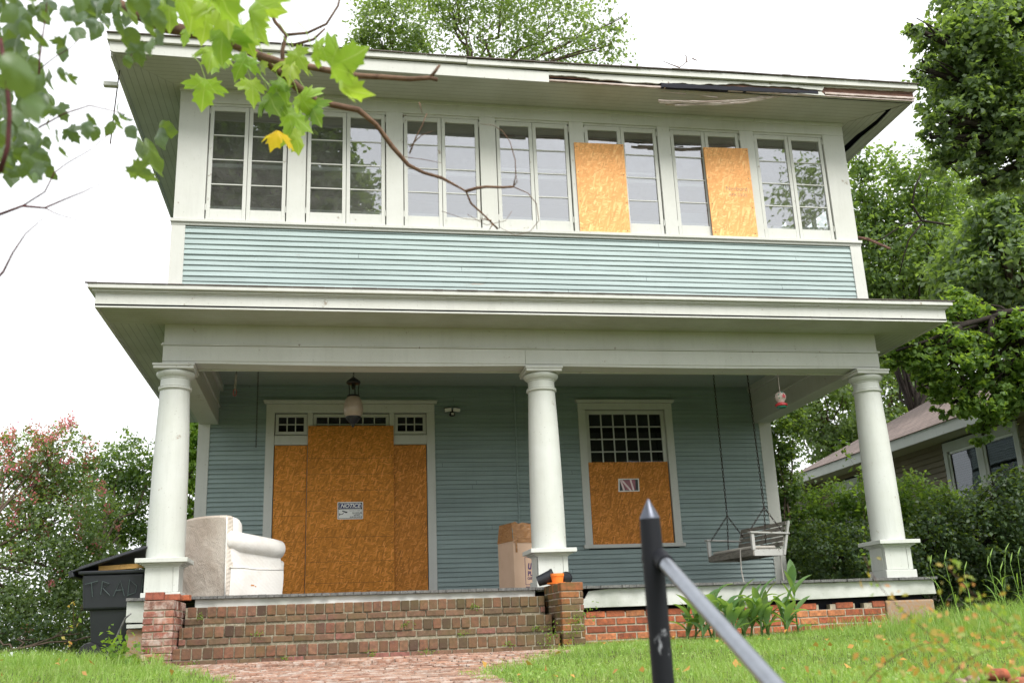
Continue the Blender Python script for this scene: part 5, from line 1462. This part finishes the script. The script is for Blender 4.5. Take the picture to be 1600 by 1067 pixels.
def place(ls, px, py, d, spx, ang, out, tilt=.5, curl=.3):
    """leaf spanning about spx pixels, tip direction 'ang' degrees clockwise from up in the picture"""
    a = math.radians(ang)
    tip = CU * math.cos(a) + CR * math.sin(a) + CF * rl.uniform(-tilt, tilt)
    face = -CF + CR * rl.uniform(-tilt, tilt) * 1.6 + CU * rl.uniform(-tilt, tilt) * 1.6
    size = spx / 1554.18 * d
    base = at(px, py, d) - tip.normalized() * size * .5
    ls.add(base, tip, face, size, out, curl * rl.uniform(.4, 1.5), rl.uniform(-1, 1))
    return base
ML = Leaves(); YL = Leaves(); CL = Leaves(); pet = MB()
for px, py, s_, a, d in ((318, 148, 58, 200, 3.9), (545, 92, 78, 65, 2.9), (545, 140, 70, 120, 3.0), (425, 160, 60, 150, 3.8), (470, 190, 55, 130, 3.8), (492, 178, 50, 160, 3.7), (465, 222, 48, 150, 3.9), (440, 185, 45, 175, 3.9), (395, 145, 55, 170, 3.8),
                         (375, 105, 52, 200, 3.7), (345, 70, 72, 190, 3.3), (395, 30, 85, 170, 3.0), (350, 20, 80, 150, 3.1), (300, 20, 75, 200, 3.2), (265, 25, 60, 190, 3.3), (420, 12, 60, 120, 3.1), (385, 60, 60, 160, 3.3), (320, 45, 62, 200, 3.4),
                         (240, 8, 55, 200, 3.4), (455, 105, 55, 170, 3.7), (470, 95, 45, 150, 3.6), (335, 100, 40, 185, 3.7), (410, 100, 36, 180, 3.8), (445, 140, 45, 160, 3.8), (350, 5, 90, 170, 2.9), (290, 55, 40, 210, 3.5), (330, 88, 50, 175, 3.5), (478, 165, 50, 140, 3.7), (390, 75, 40, 170, 3.4), (280, 0, 80, 180, 3.0), (440, 160, 36, 110, 3.9), (505, 85, 42, 100, 3.2)):
    b_ = place(ML, px, py, d * 1.12, s_ * .8, a + rl.uniform(-12, 12), OUT, .6, .55)
    pet = MB(); pet.tube([b_, b_ + (CU * .06 - CR * .02) * rl.uniform(.6, 1.3), b_ + (CU * .11 - CR * .06)], .0016, 5); pet.build('leaf_stalk', M['leaf_maple'], mpl)
place(YL, 430, 214, 4.1, 34, 200, OUT, .9, .8)
ML.build('maple_leaves', M['leaf_maple'], mpl); YL.build('yellow_leaf', M['leaf_yellow'], mpl)
cl = [(235, 245, 62, 150), (215, 230, 50, 170), (248, 215, 45, 140), (262, 205, 36, 130), (205, 205, 32, 160), (180, 195, 26, 185), (225, 270, 45, 145), (190, 182, 24, 120), (175, 205, 24, 200), (97, 236, 26, 170), (112, 210, 30, 165), (85, 215, 24, 190), (60, 215, 30, 180), (45, 205, 34, 165), (95, 180, 24, 150), (140, 185, 26, 160), (130, 200, 30, 170), (150, 210, 26, 200),
      (120, 48, 30, 175), (105, 18, 26, 170), (150, 45, 32, 185), (160, 35, 34, 170), (185, 40, 36, 160), (205, 65, 36, 185), (215, 85, 34, 180), (230, 70, 40, 170), (232, 45, 44, 185), (245, 60, 34, 150), (205, 20, 44, 180), (180, 12, 40, 170), (150, 8, 40, 185), (130, 5, 36, 190), (225, 20, 46, 170), (250, 30, 40, 160), (200, 95, 22, 175),
      (95, 78, 34, 140), (100, 70, 26, 200), (75, 120, 40, 165), (95, 115, 30, 150), (110, 130, 24, 150), (60, 60, 36, 170), (40, 40, 40, 175), (20, 30, 50, 180), (25, 75, 50, 150), (70, 30, 26, 170), (10, 110, 60, 160), (60, 150, 40, 150), (75, 165, 34, 160), (30, 180, 44, 170), (10, 215, 50, 165), (30, 240, 40, 150), (55, 250, 34, 165), (20, 275, 40, 160), (50, 275, 26, 170), (0, 250, 50, 180), (45, 130, 50, 150), (5, 160, 60, 170), (70, 195, 26, 175)]
for px, py, s_, a in cl:
    d = rl.uniform(3.0, 4.2)
    place(CL, px + rl.uniform(-4, 4), py + rl.uniform(-4, 4), d, s_ * rl.uniform(.85, 1.1), a + rl.uniform(-25, 25), OVO if rl.random() < .75 else OUT, .9, .5)
for _ in range(120):
    px, py = rl.uniform(-30, 75), rl.uniform(-20, 290)
    place(CL, px, py, rl.uniform(2.8, 4.2), rl.uniform(20, 42), rl.uniform(120, 220), OVO, .9, .5)
for _ in range(40): place(CL, rl.uniform(110, 270), rl.uniform(-10, 35), rl.uniform(3.2, 4.2), rl.uniform(22, 42), rl.uniform(130, 220), OVO, .9, .5)
for px, py, s_, a in ((30, 120, 80, 160), (50, 165, 60, 150)): place(CL, px, py, 1.9, s_, a, OVO, .9, .4)
CL.build('ovate_leaves', M['leaf_cool'], mpl)

# ------------------------------------------------------------ lawn and low plants
def hg(x, y):
    z = np.full_like(x, -.645)
    z -= .045 * np.clip(-1.2 - y, 0, None)
    z += .07 * np.clip((x - 4.5) / 4.5, 0, 1) * np.clip((y + 4) / 3, 0, 1)
    z += .08 * np.clip((.2 - x) / 1.2, 0, 1)
    z += .16 * np.exp(-((x - 5.1) ** 2 / 1.3 + (y + 7.1) ** 2 / .5))
    z += .035 * np.sin(x * 1.3 + y * .7) * np.sin(y * 1.1 + 1) * (y < -1.6)
    return z
def blades(name, x, y, h, w, seed, mat, lean=.45, parent=None):
    R = np.random.default_rng(seed); n = len(x)
    z = hg(x, y) - .01
    a = R.uniform(0, 2 * PI, n); la = R.uniform(0, 2 * PI, n); ln_ = h * R.uniform(.1, 1, n) * lean * 2
    dx, dy = np.cos(a) * w * .5, np.sin(a) * w * .5
    v = np.empty((n, 5, 3))
    v[:, 0] = np.stack([x - dx, y - dy, z], 1); v[:, 1] = np.stack([x + dx, y + dy, z], 1)
    mx_, my_ = x + np.cos(la) * ln_ * .35, y + np.sin(la) * ln_ * .35
    v[:, 2] = np.stack([mx_ + dx * .8, my_ + dy * .8, z + h * .62], 1); v[:, 3] = np.stack([mx_ - dx * .8, my_ - dy * .8, z + h * .62], 1)
    v[:, 4] = np.stack([x + np.cos(la) * ln_, y + np.sin(la) * ln_, z + h * R.uniform(.75, 1, n)], 1)
    me = bpy.data.meshes.new(name)
    me.vertices.add(5 * n); me.vertices.foreach_set('co', v.reshape(-1))
    o = np.arange(n, dtype=np.int32)[:, None] * 5
    idx = np.concatenate([o + np.array([0, 1, 2, 3]), o + np.array([3, 2, 4])], 1).astype(np.int32).reshape(-1)
    me.loops.add(7 * n); me.loops.foreach_set('vertex_index', idx)
    ls = np.stack([np.arange(n) * 7, np.arange(n) * 7 + 4], 1).astype(np.int32).reshape(-1)
    me.polygons.add(2 * n); me.polygons.foreach_set('loop_start', ls)
    me.update(calc_edges=True)
    return fin(name, me, M[mat], parent)
R = np.random.default_rng(3)
def region(n, x0, x1, y0, y1):
    x = R.uniform(x0, x1, n); y = R.uniform(y0, y1, n)
    ys_ = -1.2 - y; t = np.clip(ys_ / 2.6, 0, 1); s_ = t * t * (3 - 2 * t)
    a = .45 + .8 * s_; b = 4.28 - 1.23 * s_
    e = .10 * np.sin(y * 9) + .07 * np.sin(y * 23 + 1)
    ok = ~((x > a - .02 + e * .6 ) & (x < b - .05 + e)) 
    ok &= ~((y > -1.0) & (x > .0) & (x < 4.6)) & ~((y > -.08) & (x > -.2) & (x < 9.3))
    return x[ok], y[ok]
X, Y = region(190000, -3, 10.5, -8.6, .4)
k_ = R.random(len(X)) > .93 * np.exp(-(((X - 5.1) / .75) ** 4 + ((Y + 7.25) / .42) ** 4)); X, Y = X[k_], Y[k_]
patch = .5 + .5 * np.sin(X * 2.1 + 1) * np.sin(Y * 1.7) 
hh = R.uniform(.04, .095, len(X)) * (.8 + .5 * patch)
dark = R.random(len(X)) < 1
g_ = blades('grass', X, Y, hh, R.uniform(.003, .006, len(X)), 5, 'grass')
tag(g_, None, None, kind='stuff')
X, Y = region(15000, 4.4, 10.5, -2.6, -.1); k_ = R.random(len(X)) < np.clip((X - 6.9) / 3, .02, 1); X, Y = X[k_], Y[k_]
g_ = blades('tall_grass', X, Y, R.uniform(.12, .30, len(X)) * np.clip((X - 4) / 4.5, .5, 1.3), R.uniform(.004, .007, len(X)), 6, 'grass', .35)
tag(g_, None, None, kind='stuff')
X, Y = region(5000, -3, .4, -1.8, .3)
g_ = blades('tall_grass', X, Y, R.uniform(.10, .22, len(X)), R.uniform(.004, .007, len(X)), 8, 'grass', .4); tag(g_, None, None, kind='stuff')
X, Y = region(15000, -3, 10, -8.5, -1.1)
zz = hg(X, Y)
cen = np.stack([X, Y, zz + .035], 1); nr = R.normal(size=cen.shape) * .4 + np.array([0, 0, 1]); 
k_ = R.random(len(X)) < .5
q = quads('clover', cen[k_], nr[k_], R.normal(size=cen[k_].shape), np.full(k_.sum(), .028), np.full(k_.sum(), .024), M['grass']); tag(q, None, None, kind='stuff')
X, Y = region(260, -2, 9, -8.4, -1.1); n_ = len(X)
q = quads('fallen_leaves', np.stack([X, Y, hg(X, Y) + .075], 1), R.normal(size=(n_, 3)) * .8 + np.array([0, -.3, .6]), R.normal(size=(n_, 3)), R.uniform(.03, .075, n_), R.uniform(.02, .055, n_), M['dry_leaf'])
tag(q, None, None, kind='stuff')

def arcleaf(mb, base, az, L, Wd, up, droop, n=7, twist=0):
    """long strap leaf rising at angle 'up' and drooping"""
    d = Vector((math.cos(az), math.sin(az), 0)); s_ = Vector((-math.sin(az), math.cos(az), 0))
    p = Vector(base); a = up; vs = []; 
    for i in range(n + 1):
        t = i / n
        w = Wd * .5 * (math.sin(PI * min(1, t * .93 + .07)) ** .75) * (1 if t < .98 else .05)
        nrm = Vector((0, 0, 1)) * math.cos(a) - d * math.sin(a)
        vs += [p - s_ * w + nrm * w * .35, p.copy(), p + s_ * w + nrm * w * .35]
        p = p + (d * math.cos(a) + Vector((0, 0, 1)) * math.sin(a)) * (L / n)
        a -= droop / n
    fs = []
    for i in range(n):
        for k_ in range(2): fs.append((i * 3 + k_, i * 3 + k_ + 1, i * 3 + k_ + 4, i * 3 + k_ + 3))
    mb.add(vs, fs)
r = random.Random(5)
ll = thing('lily_clump', 'clump of broad-leaved green lilies growing against the orange brick foundation', 'plant', (6.3, -.7, -.58))
for i in range(17):
    x, y = 5.78 + 1.12 * i / 16 + r.uniform(-.06, .06), -.75 + r.uniform(-.25, .25)
    h = r.uniform(.20, .44) * (1 if x > 5.9 else .8); mb = MB(); zb = hground(x, y)
    top = Vector((x + r.uniform(-.06, .06), y + r.uniform(-.05, .05), zb + h))
    mb.tube([(x, y, zb), ((x + top.x) / 2, (y + top.y) / 2, zb + h * .5), top], [.011, .010, .006], 6)
    for k_ in range(6):
        t = .15 + .85 * k_ / 5
        arcleaf(mb, Vector((x, y, zb)).lerp(top, t), k_ * 2.5 + r.uniform(-.5, .5), r.uniform(.26, .40), r.uniform(.07, .11), r.uniform(.85, 1.4), r.uniform(.4, 1.7))
    mb.build('stem', M['canna'], ll, smooth='all')
mb = MB(); x, y = 7.0, -.85; zb = hground(x, y)
mb.tube([(x, y, zb), (x - .01, y, zb + .35), (x + .02, y, zb + .62)], [.011, .009, .005], 6)
for k_, (t, az, L, up, dr_) in enumerate(((.12, .2, .2, .5, .9), (.2, 2.8, .18, .6, .8), (.42, .3, .30, .75, .3), (.5, 2.9, .30, 1.2, .1), (.72, .2, .36, .95, .7), (.7, 3.2, .30, 1.3, .1), (.92, 1.2, .27, 1.5, .05), (.9, 4.5, .22, 1.3, .2))):
    arcleaf(mb, (x, y, zb + .62 * t), az, L, .10, up, dr_)
o = mb.build('lily_stalk', M['canna'], None, smooth='all'); tag(o, 'single leafy lily stalk right of the lily clump, with a browning leaf tip', 'plant', base=(x, y, zb))
# seeding grass stems at the right end of the porch
for i in range(13):
    mb = MB(); x, y = 8.75 + r.uniform(0, 1.5), -1.0 + r.uniform(-.5, .5); zb = hground(x, y); h = r.uniform(.55, .85); a = r.uniform(-.2, .35)
    tp = Vector((x + a * h, y, zb + h))
    pl = [Vector((x, y, zb)).lerp(tp, t) + Vector((.10 * a * t * t, 0, 0)) for t in (0, .3, .6, .85, 1)]
    mb.tube(pl, [.004, .0035, .003, .0025, .002], 5)
    e = pl[-1]; mb.tube([e, e + Vector((.02, 0, .05)), e + Vector((.06 + a * .1, 0, .12))], [.004, .009, .002], 5)
    for k_ in range(3): arcleaf(mb, (x + a * h * .2 * k_, y, zb + .1 + .15 * k_), r.uniform(0, 6), r.uniform(.2, .35), .012, r.uniform(.8, 1.3), 1.2)
    o = mb.build('grass_stem', M['grass'], None, smooth='all'); tag(o, 'tall seeding grass stem in front of the dark hedge', 'grass stem', 'tall seeding grass stems right of the porch', base=(x, y, zb))
# weeds: arching stems with small leaves
def weed(name, label, cat, pts, n, size, mat, seed, spread=.05, group=None):
    rr_ = np.random.default_rng(seed); pts = [Vector(p) for p in pts]
    t = thing(name, label, cat, pts[0], group)
    MB().tube(pts, [.0018 * (1 - .6 * i / len(pts)) for i in range(len(pts))], 5).build('stem', M['twig_red'], t, smooth='all')
    C = []
    for i in range(n):
        u = rr_.random() * (len(pts) - 1); k_ = int(u); C.append(np.array(pts[k_].lerp(pts[k_ + 1], u - k_)) + rr_.normal(size=3) * spread)
    C = np.array(C); quads('leaves', C, rr_.normal(size=C.shape) + np.array([0, -.5, .7]), rr_.normal(size=C.shape), rr_.uniform(.5, 1.2, n) * size, rr_.uniform(.5, 1.2, n) * size * .6, M[mat], t)
def curve(pl, d, n=14):
    P = [at(x, y, d) for x, y in pl]; out = []
    for i in range(n + 1):
        t = i / n; q = list(P)
        while len(q) > 1: q = [q[j].lerp(q[j + 1], t) for j in range(len(q) - 1)]
        out.append(q[0])
    return out
GB = 'blurred brambles in the right foreground'
weed('bramble', 'blurred reddish bramble shoot arching up in front of the right column', 'weed', curve(((1520, 1085), (1500, 1010), (1420, 970), (1370, 930), (1350, 868)), 2.7), 46, .024, 'weed', 3, .018, GB)
weed('bramble', 'blurred bramble shoot with orange leaves leaning left from the right edge', 'weed', curve(((1640, 1060), (1590, 960), (1530, 960), (1500, 900), (1478, 885)), 2.5), 46, .024, 'weed', 4, .02, GB)
weed('bramble', 'low blurred leafy bramble nearest the lower right corner', 'weed', curve(((1470, 1085), (1500, 1010), (1560, 1010), (1620, 1010)), 2.3), 230, .024, 'weed', 5, .055, GB)
weed('bramble', 'low blurred bramble with pale leaves left of the others', 'weed', curve(((1340, 1085), (1380, 1020), (1440, 1000), (1490, 1000)), 2.6), 170, .024, 'weed', 6, .055, GB)
weed('creeper', 'leafy weed sprouting at the foot of the left cheek wall', 'weed', [(.25, -1.25, -.62), (.12, -1.35, -.5), (-.02, -1.3, -.42), (-.1, -1.2, -.45)], 140, .075, 'leaf_bright', 7, .085)
weed('creeper', 'thin weed with a yellow flower head standing by the bin', 'weed', [(-.6, -1.0, -.55), (-.5, -1.0, -.2), (-.53, -1.0, .02)], 22, .05, 'weed', 8, .03)
weed('creeper', 'weed growing up the mossy face of the right cheek wall', 'weed', [(4.33, -1.06, -.62), (4.4, -1.1, -.42), (4.52, -1.12, -.3), (4.7, -1.12, -.26)], 90, .035, 'leaf_bright', 9, .05)
weed('creeper', 'weed in the inner corner where the steps meet the right cheek wall', 'weed', [(4.1, -1.0, -.62), (4.2, -.98, -.45), (4.27, -.9, -.35)], 60, .035, 'leaf_bright', 10, .045)
weed('sapling', 'thin sapling with round leaves rising in front of the right column', 'sapling', [at(x, y, 14.2) for x, y in ((1352, 880), (1350, 800), (1343, 740), (1318, 700), (1306, 690))], 60, .10, 'leaf_bright', 12, .07)
o = MB().tube([at(x, y, 9.8) for x, y in ((130, 1062), (165, 1030), (185, 990), (196, 965), (205, 958))], [.012, .014, .013, .010, .006], 6).build('dead_stick', M['gray_wood'], None, smooth='all')
p0 = at(130, 1062, 9.8); tag(o, 'dead grey stick leaning up out of the grass below the bin', 'stick', base=tuple(p0))
# tufts of moss and sprouts on the steps
for i, (x, y, z) in enumerate(((.62, -.98, -.62), (1.5, -1.0, -.6), (2.35, -.99, -.6), (2.9, -1.0, -.6), (3.3, -.69, -.43), (3.75, -.97, -.55), (1.2, -.68, -.36), (3.5, -.37, -.15), (2.72, -.66, -.32), (.6, -.38, -.16), (4.1, -.68, -.40))):
    rr_ = np.random.default_rng(i); n_ = 26
    C = np.array([x, y, z]) + rr_.normal(size=(n_, 3)) * np.array([.035, .012, .018]); 
    q = quads('moss_tuft', C, rr_.normal(size=C.shape) + np.array([0, -.6, .6]), rr_.normal(size=C.shape), np.full(n_, .022), np.full(n_, .014), M['leaf_bright'])
    tag(q, 'small green tuft growing from a joint of the brick steps', 'weed', 'green tufts in the joints of the brick steps')
# broken brick and clay lumps at the lower right
mb = MB()
for j in range(9):
    for i in range(17): x, y = 4.5 + 1.3 * i / 16 + .06 * math.sin(j * 2.1), -7.75 + .55 * j / 8 + .05 * math.sin(i * 1.7); mb.v.append((x, y, hground(x, y) + (.012 + .008 * math.sin(i * 3 + j * 5) if 0 < j < 8 and 0 < i < 16 else -.03)))
mb.f = [(j * 17 + i, j * 17 + i + 1, (j + 1) * 17 + i + 1, (j + 1) * 17 + i) for j in range(8) for i in range(16)]; mb.c = [None] * len(mb.f)
tag(mb.build('bare_clay', M['clay'], smooth='all'), None, None, kind='structure')
rb = random.Random(9)
for i in range(44):
    x, y = rb.uniform(4.2, 5.9), rb.uniform(-7.65, -6.95); s_ = rb.uniform(.015, .05) * (1 if i % 3 else 1.5)
    p = Vector((x, y, hground(x, y) + s_ * .3))
    mb = MB(); mb.cur = rb.choice([(.50, .17, .09), (.45, .22, .14), (.42, .30, .24), (.5, .14, .07)])
    n_ = 7; prof = []
    mb.box(-s_, s_, -s_ * .8, s_ * .8, -s_ * .5, s_ * .5, Matrix.Rotation(rb.uniform(0, 3), 4, 'Z') @ Matrix.Rotation(rb.uniform(-.5, .5), 4, 'X'))
    o = mb.build('rubble', M['brick'], None, bevel=s_ * .35, smooth=1); o.location = p
    tag(o, 'lump of broken red brick in the right foreground', 'rubble', 'lumps of broken brick in the right foreground')

# bare twig standing on the roof edge
tg = MB()
for pl in ([(1052, 118), (1062, 106), (1072, 98), (1082, 92), (1087, 86)], [(1072, 98), (1073, 90), (1069, 84)], [(1082, 92), (1089, 95)], [(1062, 106), (1048, 101), (1036, 96)]):
    tg.tube([at(x, y, 13.5) for x, y in pl], [.009, .006, .004, .003, .002][:len(pl)], 5)
o = tg.build('twig', M['bark_brown'], None); tag(o, 'bare twig sticking up from the roof edge', 'twig', base=tuple(at(1052, 118, 13.5)))
